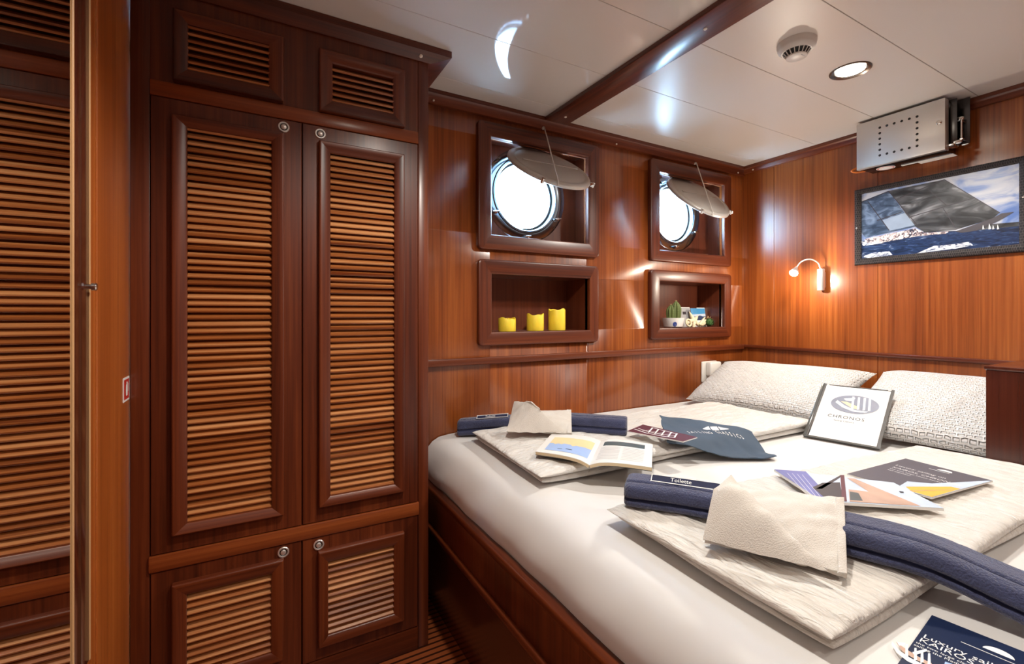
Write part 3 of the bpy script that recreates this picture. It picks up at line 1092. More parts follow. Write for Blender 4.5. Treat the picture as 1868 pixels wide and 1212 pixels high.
# navy towels: folded long, swept along a path, two fold grooves on the near face
def towel(path, w, h, label, flip, n=90):
    pts = spline(path, n)
    b = MB(NAVYT, NAVYB)
    K = 240
    base = []
    for k in range(K):
        a = 2 * PI * k / K
        cs, sn = math.cos(a), math.sin(a)
        x = math.copysign(abs(cs) ** .42, cs) * w / 2
        z = math.copysign(abs(sn) ** .5, sn) * h / 2 + h / 2
        base.append([x, z])
    # even spacing round the section
    ring_ = base + [base[0]]
    cum = [0.0]
    for q in range(K):
        cum.append(cum[-1] + math.hypot(ring_[q + 1][0] - ring_[q][0], ring_[q + 1][1] - ring_[q][1]))
    even, q = [], 0
    for k in range(96):
        d = cum[-1] * k / 96
        while cum[q + 1] < d: q += 1
        f = (d - cum[q]) / max(1e-9, cum[q + 1] - cum[q])
        even.append([lerp(ring_[q][0], ring_[q + 1][0], f), lerp(ring_[q][1], ring_[q + 1][1], f)])
    base = even
    K = 96
    # grooves between the folds, on the side that faces the cabin
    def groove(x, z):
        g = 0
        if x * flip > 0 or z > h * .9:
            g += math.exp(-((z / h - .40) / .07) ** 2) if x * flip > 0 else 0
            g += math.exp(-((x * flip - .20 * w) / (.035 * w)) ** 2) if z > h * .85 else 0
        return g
    loops = []
    for i, p in enumerate(pts):
        t = (pts[min(i + 1, n)] - pts[max(i - 1, 0)]); t.z = 0; t.normalize()
        s = V((t.y, -t.x, 0))
        lp = []
        e = min(i / 3.0, (n - i) / 3.0, 1.0)
        sq = .80 + .20 * math.sqrt(max(0, e * (2 - e)))
        for x, z in base:
            g = groove(x, z)
            side = 1 if z < h * .8 else 0
            xx = x * (1 - .16 * g * side) * sq
            wob = .0035 * nz(p.x * 11 + z * 30, p.y * 11, x * 20)
            zz = (z - h / 2) * (1 - .26 * g * (1 - side)) * (sq * .5 + .5) + h / 2
            fine = .0011 * nz(p.x * 190, p.y * 190, z * 190 + x * 130)
            lp.append(p + s * (xx + wob + fine) + V((0, 0, zz + wob * .6 * (z / h) + fine)))
        loops.append(lp)
    b.loft(loops)
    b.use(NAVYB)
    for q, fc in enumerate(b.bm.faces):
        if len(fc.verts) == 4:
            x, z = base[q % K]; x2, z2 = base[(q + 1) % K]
            if groove((x + x2) / 2, (z + z2) / 2) > .62: fc.material_index = b.mi  # groove faces coloured darker for the shade between folds
    return b.build('folded_towel', smooth=70, label=label, cat='towel', group='folded navy towels on the duvets'), pts


tw1, p1 = towel([(.708, 1.690, .622), (.85, 1.585, .640), (.98, 1.45, .662), (1.06, 1.345, .668), (1.165, 1.235, .668)], .075, .062,
                'navy towel lying along the hull side wall, narrow label at its left end', 1)
tw2, p2 = towel([(.755, .800, .668), (.83, .70, .671), (.885, .60, .672), (.945, .46, .670), (.998, .345, .664), (1.030, .24, .640), (1.045, .12, .624), (1.06, -.08, .624)], .105, .054,
                'navy towel crossing the near duvet towards the viewer', 1)


A_ = lambda px, py, z: at(px, py, 'z', z)


def towel_label(tw, c, along, side, up, L, W):
    c, along, side = V(c), V(along).normalized(), V(side).normalized()
    nn = along.cross(side).normalized()
    if nn.z < 0: nn = -nn
    side = nn.cross(along)
    b = MB(NAVYB); b.obox(c, along * L / 2, side * W / 2, nn * .0008)
    lb = b.build('label', tw, label='woven label with white edge')
    b = MB(WHITEPR)
    q = c + nn * .0010
    e = .0016
    for s in (-1, 1):
        b.obox(q + side * (s * (W / 2 - e)), along * (L / 2), side * e * .6, nn * .0004)
        b.obox(q + along * (s * (L / 2 - e)), along * e * .6, side * (W / 2), nn * .0004)
    b.text('Toilette', W * .66, q - along * .008 - side * W * .20, along, side, .0008, 'CENTER')
    b.build('label_print', lb, recalc=False)




def label_on(tw, pts, frac, w, h, L, W, off):
    """lay the label on the rounded upper front edge of a swept towel"""
    k = int(frac * (len(pts) - 1))
    t = pts[k + 3] - pts[k - 3]
    tn = t.normalized()
    s = V((t.y, -t.x, 0)).normalized()
    c = pts[k] + s * (w * off) + V((0, 0, h * 1.0 + .005))
    towel_label(tw, c, tn, V((0, 0, .55)) - s * .83, 0, L, W)


label_on(tw1, p1, .21, .075, .062, .125, .019, .27)
label_on(tw2, p2, .150, .105, .054, .145, .021, .05)


# face cloths folded over the towels
def facecloth(quads, label, th=.010, seed=0.0, folds=True):
    b = MB(TERRYW)
    for k, (cs, bulge) in enumerate(quads):
        cs = [V(q) for q in cs]
        def fn(u, v, cs=cs, bulge=bulge, k=k):
            p = bil(cs, u, v)
            p.z += bulge * math.sin(PI * u) ** .8 * math.sin(PI * v) ** .8
            p.z += .0045 * nz(p.x * 14 + seed, p.y * 40 + p.x * 20, seed) + .002 * nz(p.x * 40 + seed, p.y * 70, seed)
            return p
        b.shell(fn, 40, 40, th if k == 0 else .004)
    return b.build('face_cloth', smooth=60, label=label, cat='cloth', group='folded white face cloths on the towels')


facecloth([([A_(1286, 984, .690), A_(1546, 1046, .686), A_(1540, 909, .744), A_(1322, 886, .746)], .026),
           ([A_(1530, 1044, .6905), A_(1545, 1046, .6885), A_(1539.5, 909, .7445), A_(1525, 907.5, .7465)], .001),
           ([A_(1282, 985, .698), A_(1510, 1042, .700), A_(1334, 868, .792), A_(1302, 890, .775)], .024)],
          'cream face cloth folded over the near navy towel', seed=2.0)
facecloth([([A_(926, 786, .690), A_(1043, 791, .690), A_(1042, 748, .744), A_(938, 750, .746)], .016),
           ([A_(1035, 790.5, .692), A_(1043, 791, .6915), A_(1041.5, 748, .7435), A_(1034, 747.5, .7445)], .001),
           ([A_(924, 787, .696), A_(1032, 790, .700), A_(968, 734, .788), A_(938, 733, .774)], .022)],
          'white face cloth folded over the navy towel by the wall', seed=6.0)

# ------------------------------------------------------------------ things to read
ZT = .679      # on top of a duvet


def sheetpoly(b, m, pts, z, lift):
    b.use(m)
    b.poly([A_(x, y, z) + V((0, 0, lift)) for x, y in pts])


def flatbook(name, corners, z, th, m_side, parent=None, bev=.0004, **kw):
    """thin bound block under four xy corners"""
    b = MB(m_side)
    lo = [V((q.x, q.y, z)) for q in corners]; hi = [V((q.x, q.y, z + th)) for q in corners]
    b.hexa(lo + hi)
    return b


# open book
bk = thing('open_book', 'open paperback with a watercolour on its left page, on the far duvet', 'book', A_(1085, 830, ZT))
zb0, zp = ZT, ZT + .010
L0, L1, L2, L3 = A_(977, 824, zp), A_(1075, 846, zp - .002), A_(1096, 803, zp - .002), A_(1006, 792, zp)
R0, R1, R2, R3 = L1, A_(1189, 853, zp), A_(1191, 811, zp), L2


def pagefn(c, side):
    def fn(u, v):
        p = bil(c, u, v)
        s = u if side == 'L' else 1 - u       # 1 at the spine
        p.z += .009 * math.sin(PI * min(1, s * 1.0)) ** .9 * (.35 + .65 * s) + (-.004 * max(0, s - .85) / .15)
        return p
    return fn


fl, fr = pagefn([L0, L1, L2, L3], 'L'), pagefn([R0, R1, R2, R3], 'R')
for nm, fn in (('left_pages', fl), ('right_pages', fr)):
    b = MB(PAPER)
    b.shell(fn, 24, 4, .0012)
    b.use(PAGE)
    b.shell(lambda u, v, fn=fn: fn(u, v) - V((0, 0, .0014)), 24, 4, .008)
    pg = b.build(nm, bk, smooth=50)
    b = MB(LBLUE)

    def patch(m, u0, u1, v0, v1, fn=fn, lift=.0006, wav=0.0):
        b.use(m)
        N = 14
        top = [fn(lerp(u0, u1, k / N), v1) + V((0, 0, lift)) for k in range(N + 1)]
        bot = [fn(lerp(u0, u1, k / N), v0 + wav * nz(k * .7, 3.0)) + V((0, 0, lift)) for k in range(N + 1)]
        t = [b.bm.verts.new(q) for q in top]; o = [b.bm.verts.new(q) for q in bot]
        for k in range(N): b.f([o[k], o[k + 1], t[k + 1], t[k]])
    if nm == 'left_pages':
        patch(LBLUE, .13, .93, .14, .52)
        patch(YELP, .13, .93, .47, .80, wav=.10, lift=.0008)
        patch(HILLS, .35, .44, .23, .25, lift=.0010); patch(HILLS, .50, .62, .26, .28, lift=.0010)
        b.build('watercolour_print', pg, recalc=False)
    else:
        patch(TEALP, .10, .86, .70, .88)
        for r in range(9):
            v0 = .13 + r * .06
            patch(TEXTG, .08, .44, v0, v0 + .018); patch(TEXTG, .49, .86, v0, v0 + .018)
        b.build('printed_text', pg, recalc=False)
b = MB(CLEAR)
b.hexa([V((q.x, q.y, zb0 - .0015)) for q in (L0, R1, R2, L3)] + [V((q.x, q.y, zb0 + .0005)) for q in (L0, R1, R2, L3)])
b.build('cover', bk)

# maroon magazine with rigging
mg = thing('magazine', 'small plum coloured sailing leaflet between far towel and slate bag', 'leaflet', A_(1208, 790, ZT + .006))
zz = ZT + .012
cs = [A_(1144, 787, .692), A_(1246, 806, .714), A_(1272, 798, .722), A_(1173, 775, .702)]
b = MB(PAPER); b.hexa([q - V((0, 0, .003)) for q in cs] + cs); b.build('pages', mg)
b = MB(PLUMP)
b.poly([q + V((0, 0, .0004)) for q in cs]); cvr = b.build('cover', mg, recalc=False)
b = MB(WHITEPR)


def cq(u, v, lift=.0008):
    return bil(cs, u, v) + V((0, 0, lift))


def strk(b, uvs, w=.012, f=cq):
    for (u0, v0), (u1, v1) in zip(uvs[:-1], uvs[1:]):
        a, c = f(u0, v0), f(u1, v1)
        d = (c - a); s = V((-d.y, d.x, 0)).normalized() * (w * .1)
        b.poly([a - s, c - s, c + s, a + s])


strk(b, [(.04, .35), (.30, .18), (.62, .16), (.80, .30)], .030)
strk(b, [(.06, .50), (.30, .36), (.60, .34)], .02)
for u in (.34, .46, .58, .70, .80):
    strk(b, [(u - .10, .86), (u, .26)], .028)
    strk(b, [(u - .14, .30), (u - .05, .58)], .016)
strk(b, [(.22, .88), (.72, .80)], .02)
b.build('cover_print', cvr, recalc=False)

# slate cotton bag
bg = thing('cotton_bag', 'flat slate blue cotton bag with white sailing logo', 'bag', A_(1310, 795, ZT))
BC = [A_(1217, 806, .692), A_(1417, 835, .632), A_(1372, 766, .722), A_(1203, 755, .722)]


def bagfn(u, v):
    p = bil(BC, u, v)
    t = max(0.0, min(1.0, (p.y - .93) / .12)); t = t * t * (3 - 2 * t)
    p.z = lerp(.632, .690, t) + .030 * max(0.0, min(1.0, (p.y - 1.04) / .26)) + .002 + .006 * nz(p.x * 10 + 3, p.y * 14, 1.0) + .004 * nz(p.x * 26, p.y * 20, 5.0)
    p.x += .010 * nz(u * 4, v * 4, 2.0); p.y += .008 * nz(u * 4, v * 4, 6.0)
    return p


b = MB(BAGM); b.shell(bagfn, 60, 44, .003); fb = b.build('front_side', bg, smooth=60)
b = MB(BAGM); b.shell(lambda u, v: (lambda p: V((p.x, p.y, min(p.z - .004, .684))))(bagfn(.02 + u * .96, .04 + v * .95)), 40, 30, .002); b.build('back_side', bg, smooth=60)
b = MB(WHITEPR)


def baguv(px, py):
    """cloth coordinates of the spot seen at (px, py)"""
    best = (1e9, 0, 0)
    for i in range(81):
        for j in range(81):
            p = bagfn(i / 80, j / 80)
            r, d = SA * p.x - CA * p.y, CA * p.x + SA * p.y
            e = (CX + FOC * r / d - px) ** 2 + (HY - FOC * (p.z - EYE) / d - py) ** 2
            if e < best[0]: best = (e, i / 80, j / 80)
    return best[1], best[2]


BW, BH = (V(BC[1]) - V(BC[0])).length, (V(BC[3]) - V(BC[0])).length


def cloth_print(b, lay):
    """flat print laid on the cloth: (x, y) in metres from the lower left corner of the cloth"""
    for v in b.bm.verts:
        p = bagfn(v.co.x / BW, v.co.y / BH)
        e = .002
        n_ = (bagfn(v.co.x / BW + e, v.co.y / BH) - p).cross(bagfn(v.co.x / BW, v.co.y / BH + e) - p).normalized()
        if n_.z < 0: n_ = -n_
        v.co = p + n_ * lay


u0, v0 = baguv(1258, 791.5); u1, v1 = baguv(1357, 802)
a_, c_ = V((u0 * BW, v0 * BH, 0)), V((u1 * BW, v1 * BH, 0))
rt = (c_ - a_).normalized(); L_ = (c_ - a_).length
up = V((-rt.y, rt.x, 0))
word = 'SAILING CLASSICS'
b = MB(WHITEPR)
for k, ch in enumerate(word):
    if ch != ' ':
        b.text(ch, L_ / 15 * 1.30, a_ + rt * (L_ * k / 15), rt, up, 0.0, 'CENTER', ysc=1.9)
bmesh.ops.subdivide_edges(b.bm, edges=[e for e in b.bm.edges if e.calc_length() > .008], cuts=2)
cloth_print(b, .0012)
b.build('lettering', fb, recalc=False, label='white lettering')
b = MB(WHITEPR)
for pts in ([(1281, 783.5), (1292, 779.0), (1297, 785.0), (1290, 785)], [(1295, 779.5), (1307, 779.5), (1312, 786.0), (1300, 786.5)], [(1309, 779.5), (1330, 783.8), (1320, 786), (1314, 786)]):
    b.poly([V((u * BW, v * BH, 0)) for u, v in [baguv(x, y) for x, y in pts]])
bmesh.ops.triangulate(b.bm, faces=b.bm.faces[:])
for _ in range(2):
    bmesh.ops.subdivide_edges(b.bm, edges=b.bm.edges[:], cuts=1, use_grid_fill=True)
cloth_print(b, .0014)
b.build('logo', fb, recalc=False, label='white three-sail logo')


def brochure(label, cs, z, th, back=PAPER, lead=None):
    c0 = sum((V(q) for q in cs), V()) / 4
    r = thing('brochure', label, 'brochure', (c0.x, c0.y, z), group='glossy sailing brochures on the bed')
    b = MB(back)
    b.hexa([V((q.x, q.y, z)) for q in cs] + [V((q.x, q.y, z + th)) for q in cs])
    b.build('pages', r)
    return r


# brochure A: landscape deck photograph
zA = ZT + .001
thA = .006
zt = zA + thA
cA = [A_(1499, 915, zt), A_(1722, 928, zt), A_(1630, 881, zt), A_(1412, 857, zt)]
rA = brochure('landscape brochure with a deck photograph, beside the near face cloth', cA, zA, thA)
fa = lambda pts, m, lift: sheetpoly(b, m, pts, zt, lift)
b = MB(SKYP)
b.use(SKYP); b.poly([q + V((0, 0, .0004)) for q in cA])
fa([(1412, 857), (1470, 861), (1521, 915.5), (1499, 914.5)], BLUEP, .0007)
fa([(1482, 890), (1500, 882), (1532, 881), (1538, 913), (1510, 914.5)], DARKP, .0010)
fa([(1488, 893), (1533, 868), (1536, 870), (1500, 893)], DARKP, .0010)
fa([(1533, 868), (1540, 868), (1545, 916), (1536, 916)], PLUMP, .0013)
fa([(1545, 873), (1558, 874), (1680, 924.5), (1620, 921)], TANP, .0010)
fa([(1548, 894), (1600, 900), (1622, 921), (1550, 916.5)], TANP, .0012)
fa([(1550, 898), (1566, 901), (1574, 915), (1551, 914)], TEALP, .0014)
fa([(1640, 897), (1648, 898), (1649, 900.5), (1642, 900)], DARKP, .0012)
for k in range(4):
    x = 1436 + k * 9
    fa([(x, 864 + k), (x + .5, 864 + k), (x + 34, 902 + k * 2.0), (x + 33.3, 902 + k * 2.0)], WHITEPR, .0012)
b.build('cover_print', rA, recalc=False)

# brochure B: slate cover, golden sail
zB = ZT + .001
thB = .0035
zt2 = zB + thB
cB = [A_(1545, 865, zt2), A_(1700, 908.5, zt2), A_(1811, 877.5, zt2), A_(1652, 837, zt2)]
rB = brochure('slate grey brochure with golden sails, under the cabinet end of the bed', cB, zB, thB)
fb2 = lambda pts, m, lift: sheetpoly(b, m, pts, zt2, lift)
b = MB(SLATE); b.use(SLATE); b.poly([q + V((0, 0, .0004)) for q in cB])
fb2([(1635, 891), (1655, 879), (1700, 883), (1811, 877.5), (1700, 908.5)], SKYP, .0007)
fb2([(1652, 889), (1735, 889), (1752, 893), (1700, 908.0), (1664, 898)], SAILY, .0010)
fb2([(1655, 896.5), (1738, 894.5), (1738, 895.3), (1655, 897.3)], TANP, .0012)
b.build('cover_print', rB, recalc=False)
b = MB(WHITEPR)
rt = (cB[2] - cB[3]).normalized(); up = (cB[3] - cB[0]).normalized(); up = (up - rt * up.dot(rt)).normalized()
zl = V((0, 0, .0008))


def btxt(s, size, px, py):
    b.text(s, size, A_(px, py, zt2) + zl, rt, up, 0.0)


btxt('Luxury sailing on', .0165, 1632, 849.5); btxt('KAIROS, CHRONOS', .0165, 1626, 853)
btxt('the two large classic yachts', .0105, 1622, 855.5); btxt('sail together', .0105, 1618, 857.5)
b.build('lettering', rB, recalc=False)
b = MB(WHITEPR)
ce = A_(1722, 861, zt2) + zl
b.poly([ce + rt * (.016 * math.cos(a)) + up * (.016 * math.sin(a)) for a in [PI * k / 16 for k in range(17)]])
b.obox(A_(1713, 860.5, zt2) + zl, rt * .022, up * .0008, V((0, 0, .0002)))
b.build('logo', rB, recalc=False)

# brochure C: navy cover in the foreground
zC = MZ + .0055
thC = .004
zt3 = zC + thC
T = A_(1700, 1123, zt3)
rt = (A_(1868, 1190, zt3) - T); rt.z = 0; rt.normalize()
dn = (A_(1560, 1220, zt3) - T); dn.z = 0
dn = (dn - rt * dn.dot(rt)).normalized()
cC = [T + dn * .297, T + dn * .297 + rt * .21, T + rt * .21, T]
rC = brochure('navy brochure with white lettering on the bare sheet in the foreground', cC, zC, thC)
up = -dn
b = MB(NAVYP); b.poly([q + V((0, 0, .0004)) for q in cC]); b.build('cover', rC, recalc=False)
b = MB(WHITEPR)


def ctxt(s, size, px, py):
    b.text(s, size, A_(px, py, zt3) + V((0, 0, .0007)), rt, up, 0.0)


ctxt('Luxury sailing on', .0165, 1682, 1163.5); ctxt('KAIROS, CHRONOS', .0165, 1675, 1170)
ctxt('the two large classic yachts', .0075, 1670, 1174); ctxt('sailing the Mediterranean', .0075, 1666, 1178)
b.build('lettering', rC, recalc=False)
b = MB(WHITEPR)
ce = A_(1821, 1194, zt3) + V((0, 0, .0007))
b.poly([ce + rt * (.0155 * math.cos(a)) + up * (.0135 * math.sin(a)) for a in [PI * k / 16 for k in range(17)]])
b.obox(A_(1808, 1194, zt3) + V((0, 0, .0007)) - up * .0018, rt * .030, up * .0006, V((0, 0, .0001)))
b.build('logo', rC, recalc=False)
b = MB(WHITEPR, TANP)
fc = lambda pts, m, lift: sheetpoly(b, m, pts, zt3, lift)
hull = [(1628, 1172), (1640, 1188), (1660, 1202), (1684, 1214), (1700, 1220), (1680, 1220), (1655, 1208), (1636, 1193), (1626, 1177)]
fc(hull, WHITEPR, .0010)
fc([(1634, 1172), (1650, 1184), (1676, 1200), (1700, 1212), (1700, 1218), (1672, 1206), (1646, 1190)], TANP, .0008)
for x, y in ((1652, 1177), (1668, 1184), (1680, 1188), (1693, 1194)):
    fc([(x, y), (x + 4, y), (x + 5, y + 22), (x - 1, y + 24)], WHITEPR, .0012)
fc([(1636, 1173), (1652, 1175), (1650, 1180), (1640, 1180)], WHITEPR, .0012)
fc([(1664, 1192), (1690, 1186), (1692, 1190), (1668, 1198)], WHITEPR, .0013)
fc([(1724, 1209), (1745, 1216), (1740, 1222), (1722, 1217)], LBLUE, .0010)
b.build('yacht_print', rC, recalc=False)

# clear-cover folder leaning on the pillows
BL, BR = A_(1468, 794, .632), A_(1604, 818, .632)
ax = (BR - BL); ax.z = 0; wdt = ax.length; ax.normalize()


def lean(px, py, length):
    """point seen at (px,py) that lies the given length from the lower corner"""
    u, v = (px - CX) / FOC, (HY - py) / FOC
    r = V((SA * u + CA, -CA * u + SA, v))
    best = None
    for k in range(400):
        s = 1.2 + k * .005
        p = V((0, 0, EYE)) + r * s
        d = (p - BL).dot(ax)
        off = ((p - BL) - ax * d).length
        if p.x > BL.x and (best is None or abs(off - length) < best[0]):
            best = (abs(off - length), p, d)
    return best[1]


TL = lean(1531, 702, .30)
upv = (TL - BL); upv = (upv - ax * upv.dot(ax)); hgt = upv.length; upv.normalize()
TR = BR + upv * hgt
nrm = ax.cross(upv).normalized()
if nrm.z < 0: nrm = -nrm
fd = thing('menu_folder', 'clear covered white folder with an oval yacht picture leaning on the pillows', 'folder', (BL + BR) / 2)
b = MB(CLEAR)
b.hexa([BL - nrm * .012, BR - nrm * .012, BR + upv * hgt - nrm * .012, TL - nrm * .012, BL - nrm * .008, BR - nrm * .008, BR + upv * hgt - nrm * .008, TL - nrm * .008])
b.obox(BL + upv * hgt / 2 - ax * .002 - nrm * .006, ax * .005, upv * hgt / 2, nrm * .007, .002)
b.build('back_cover', fd)
b = MB(PAPER)


def fp(u, v, l=0.0):
    return BL + ax * (wdt * u) + upv * (hgt * v) + nrm * l


b.hexa([fp(.05, .02, -.006), fp(.96, .02, -.006), fp(.96, .97, -.006), fp(.05, .97, -.006), fp(.05, .02, -.002), fp(.96, .02, -.002), fp(.96, .97, -.002), fp(.05, .97, -.002)])
ps = b.build('pages', fd)
INKM = plain('dark_ink', (.06, .06, .065), .5)
b = MB(plain('mist_grey_print', (.24, .25, .31), .4, var=.35), WHITEPR, YELP)
ell = lambda cx, cy, rx, ry, l, m: (b.use(m), b.poly([fp(cx + rx * math.cos(2 * PI * k / 40), cy + ry * math.sin(2 * PI * k / 40), l) for k in range(40)]))
MIST = b.mats[0]
ell(.53, .66, .335, .165, -.0012, MIST)
def fpoly(m, pts, l=-.0006):
    b.use(m); b.poly([fp(u, v, l) for u, v in pts])
fpoly(WHITEPR, [(.28, .70), (.40, .62), (.56, .56), (.74, .56), (.70, .535), (.54, .53), (.38, .58), (.26, .66)])
fpoly(YELP, [(.33, .69), (.52, .585), (.62, .58), (.60, .62), (.42, .69)], -.0009)
for u in (.50, .58, .66, .73):
    fpoly(WHITEPR, [(u - .03, .80), (u, .80), (u + .035, .58), (u + .005, .57)], -.0005)
fpoly(WHITEPR, [(.36, .74), (.52, .78), (.50, .72), (.40, .71)], -.0004)
b.use(INKM)
b.text('CHRONOS', .022, fp(.47, .385, -.0008), ax, upv, 0, 'CENTER', 1.15)
b.text('Sailing Classics', .011, fp(.46, .33, -.0008), ax, upv, 0, 'CENTER')
b.build('cover_print', ps, recalc=False)
b = MB(plain('clear_plastic_rim', (.13, .125, .12), .12, spec=.7))
b.obox(fp(.02, .5, -.002), ax * .0045, upv * hgt / 2, nrm * .0012)
b.obox(fp(.985, .5, -.002), ax * .0045, upv * hgt / 2, nrm * .0012)
b.obox(fp(.5, .006, -.002), ax * wdt / 2, upv * .0035, nrm * .0012)
b.obox(fp(.5, .985, -.002), ax * wdt * .42, upv * .0012, nrm * .0012)
b.build('plastic_rim', fd, label='dark clear plastic edges')

# ------------------------------------------------------------------ bedside cabinet
cb = thing('bedside_cabinet', 'dark polished mahogany cabinet at the right edge of the bed', 'cabinet', (2.25, -.05, 0))
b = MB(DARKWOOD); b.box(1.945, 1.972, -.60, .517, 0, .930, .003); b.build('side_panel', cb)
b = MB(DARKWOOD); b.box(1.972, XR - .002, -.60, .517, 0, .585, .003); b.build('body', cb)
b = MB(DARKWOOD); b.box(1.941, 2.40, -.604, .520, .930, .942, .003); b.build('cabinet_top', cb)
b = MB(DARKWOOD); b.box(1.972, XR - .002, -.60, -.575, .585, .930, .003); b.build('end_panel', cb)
pp = thing('paper_stack', 'white papers lying on the dark bedside cabinet', 'papers', (2.25, .27, .942))
b = MB(PAPER)
b.obox((2.22, .30, .946), V((.10, .02, 0)), V((-.03, .14, 0)), V((0, 0, .004)))
b.build('sheets', pp)
b = MB(CLEAR); b.obox((2.22, .30, .9515), V((.102, .0204, 0)), V((-.0306, .1428, 0)), V((0, 0, .0012))); b.build('folder_cover', pp)
b = MB(PAPER); b.obox((2.21, .302, .9545), V((.098, .0196, 0)), V((-.0294, .1372, 0)), V((0, 0, .0012))); b.build('top_sheet', pp)

# ------------------------------------------------------------------ wall fittings
so = thing('wall_plug', 'white plug-in device on the hull side wall by the pillow', 'plug', (2.26, YB, .717))
b = MB(WHITEP); b.box(2.194, 2.322, YB - .012, YB, .715, .832, .006, 3); b.build('base_plate', so)
b = MB(WHITEP); b.box(2.222, 2.318, YB - .045, YB - .010, .750, .830, .010, 3)
b.tube([(2.262, YB - .043, .750), (2.272, YB - .048, .735), (2.285, YB - .040, .742)], .006, 8)
b.build('plug_body', so)
sp = thing('socket_plate', 'brown double socket plate in the corner behind the pillow', 'socket', (2.39, YB, .735))
b = MB(BROWNPL); b.box(2.330, 2.462, YB - .010, YB, .735, .826, .004); b.build('plate', sp)
b = MB(BRASS)
for zq in (.765, .798):
    b.lathe((2.352, YB - .010, zq), (0, -1, 0), [(.009, 0), (.009, .003), (.006, .0035), (.006, 0)], 20)
b.build('switch_ring', sp)

# reading lamp
rl = thing('reading_lamp', 'chrome gooseneck reading lamp glowing on the head wall', 'lamp', (XR, 1.28, 1.218))
b = MB(SATIN)
b.lathe((XR - .026, 1.285, 1.221), (0, 0, 1), [(0, 0), (.0155, 0), (.0172, .003), (.0172, .107), (.0155, .110), (0, .110)], 32)
b.box(XR - .014, XR, 1.276, 1.294, 1.235, 1.315)
b.build('lamp_base', rl)
b = MB(CHROME)
neck = spline([(XR - .028, 1.286, 1.328), (XR - .040, 1.292, 1.362), (XR - .066, 1.317, 1.382), (XR - .094, 1.345, 1.370), (XR - .110, 1.362, 1.338)], 24)
b.use(SATIN); b.tube(neck, .0034, 10); b.build('gooseneck', rl)
hd = V((XR - .110, 1.362, 1.338)); hdir = V((-.72, -.12, -.60)).normalized()
b = MB(SATIN)
b.lathe(hd, hdir, [(0, -.006), (.007, -.006), (.009, .006), (.0175, .026), (.0205, .044), (.0195, .044), (.016, .028), (.006, .012), (0, .012)], 32)
b.build('lamp_head', rl)
b = MB(BULB2)
b.ball(hd + hdir * .042, .0165, 20, 12)
b.build('bulb', rl, label='glowing bulb')

# framed picture
pc = thing('framed_picture', 'framed photograph of a heeling yacht on the head wall', 'picture', (XR, .85, 1.335))
FY0, FY1, FZ0, FZ1 = .5585, 1.140, 1.336, 1.702
b = MB(WEAVE)
PI_ = (.5870, 1.112, 1.3675, 1.6785)
b.ring(HEAD, (FY0, FY1, FZ0, FZ1), PI_, [(0, 0), (0, .012), (.10, .018), (.45, .020), (.85, .014), (1, .010), (1, .001)], .0005, 2, None)
b.build('picture_frame', pc, smooth=28)
XP = XR - .006
q = lambda cx, cy, l: at(1530 + cx / 3.565, 160 + cy / 3.565, 'x', XP) - V((l, 0, 0))
b = MB(SKYPIC)


def art(m, pts, l):
    b.use(m); b.poly([q(x, y, l) for x, y in pts])


b.use(SKYPIC)
b.poly([(XP, PI_[0] - .004, PI_[2] - .004), (XP, PI_[1] + .004, PI_[2] - .004), (XP, PI_[1] + .004, PI_[3] + .004), (XP, PI_[0] - .004, PI_[3] + .004)])
art(SAILD, [(930, 893), (1172, 873), (1172, 912), (880, 935)], .0004)
art(SEA, [(140, 1000), (560, 938), (880, 930), (1174, 900), (1174, 1024), (142, 1114)], .0006)
art(SAILB, [(147, 745), (325, 672), (400, 775), (500, 905), (175, 978), (147, 940)], .0008)
art(SAILD, [(325, 672), (690, 598), (1045, 815), (1000, 852), (760, 925), (560, 942), (500, 905), (410, 785)], .0010)
art(DARKP, [(760, 935), (1000, 850), (1060, 818), (1142, 808), (1040, 868), (900, 930), (800, 945)], .0012)
SAILP = plain('pale_sail_print', (.20, .25, .33), .5, var=.3)
SEAM_L = [((470, 840), (880, 718)), ((680, 785), (760, 912)), ((575, 655), (700, 765)), ((400, 715), (690, 598)), ((147, 745), (325, 674)),
          ((250, 865), (410, 810)), ((190, 740), (330, 930)), ((690, 600), (1050, 815)), ((325, 674), (520, 905))]
for (x0, y0), (x1, y1) in SEAM_L:
    dx, dy = x1 - x0, y1 - y0
    ln = math.hypot(dx, dy); px_, py_ = -dy / ln * 2.6, dx / ln * 2.6
    art(DARKP, [(x0 - px_, y0 - py_), (x1 - px_, y1 - py_), (x1 + px_, y1 + py_), (x0 + px_, y0 + py_)], .0014)
art(SAILP, [(285, 862), (430, 815), (495, 895), (330, 932)], .0012)
art(CREW, [(170, 985), (500, 915), (560, 945), (720, 935), (700, 950), (520, 965), (170, 1028)], .0016)
art(FOAM, [(510, 1078), (620, 1030), (760, 1018), (850, 1002), (875, 1026), (760, 1048), (640, 1062)], .0014)
art(FOAM, [(150, 1102), (230, 1072), (330, 1066), (350, 1088), (200, 1108)], .0014)
art(FOAM, [(147, 1000), (190, 1010), (300, 1010), (160, 1030)], .0018)
for x, s in ((935, .8), (975, 1.1), (1000, .8), (1030, .9)):
    art(WHITEPR, [(x, 922), (x + 16 * s, 920), (x + 4, 920 - 34 * s)], .0016)
b.build('print', pc, recalc=False)
for y, z in ((1.128, 1.515), (.5725, 1.545)):
    b = MB(CHROME)
    b.lathe((XR - .019, y, z), (-1, 0, 0), [(.0045, -.002), (.0045, .002), (.002, .004), (0, .004)], 14)
    b.build('frame_screw', pc)

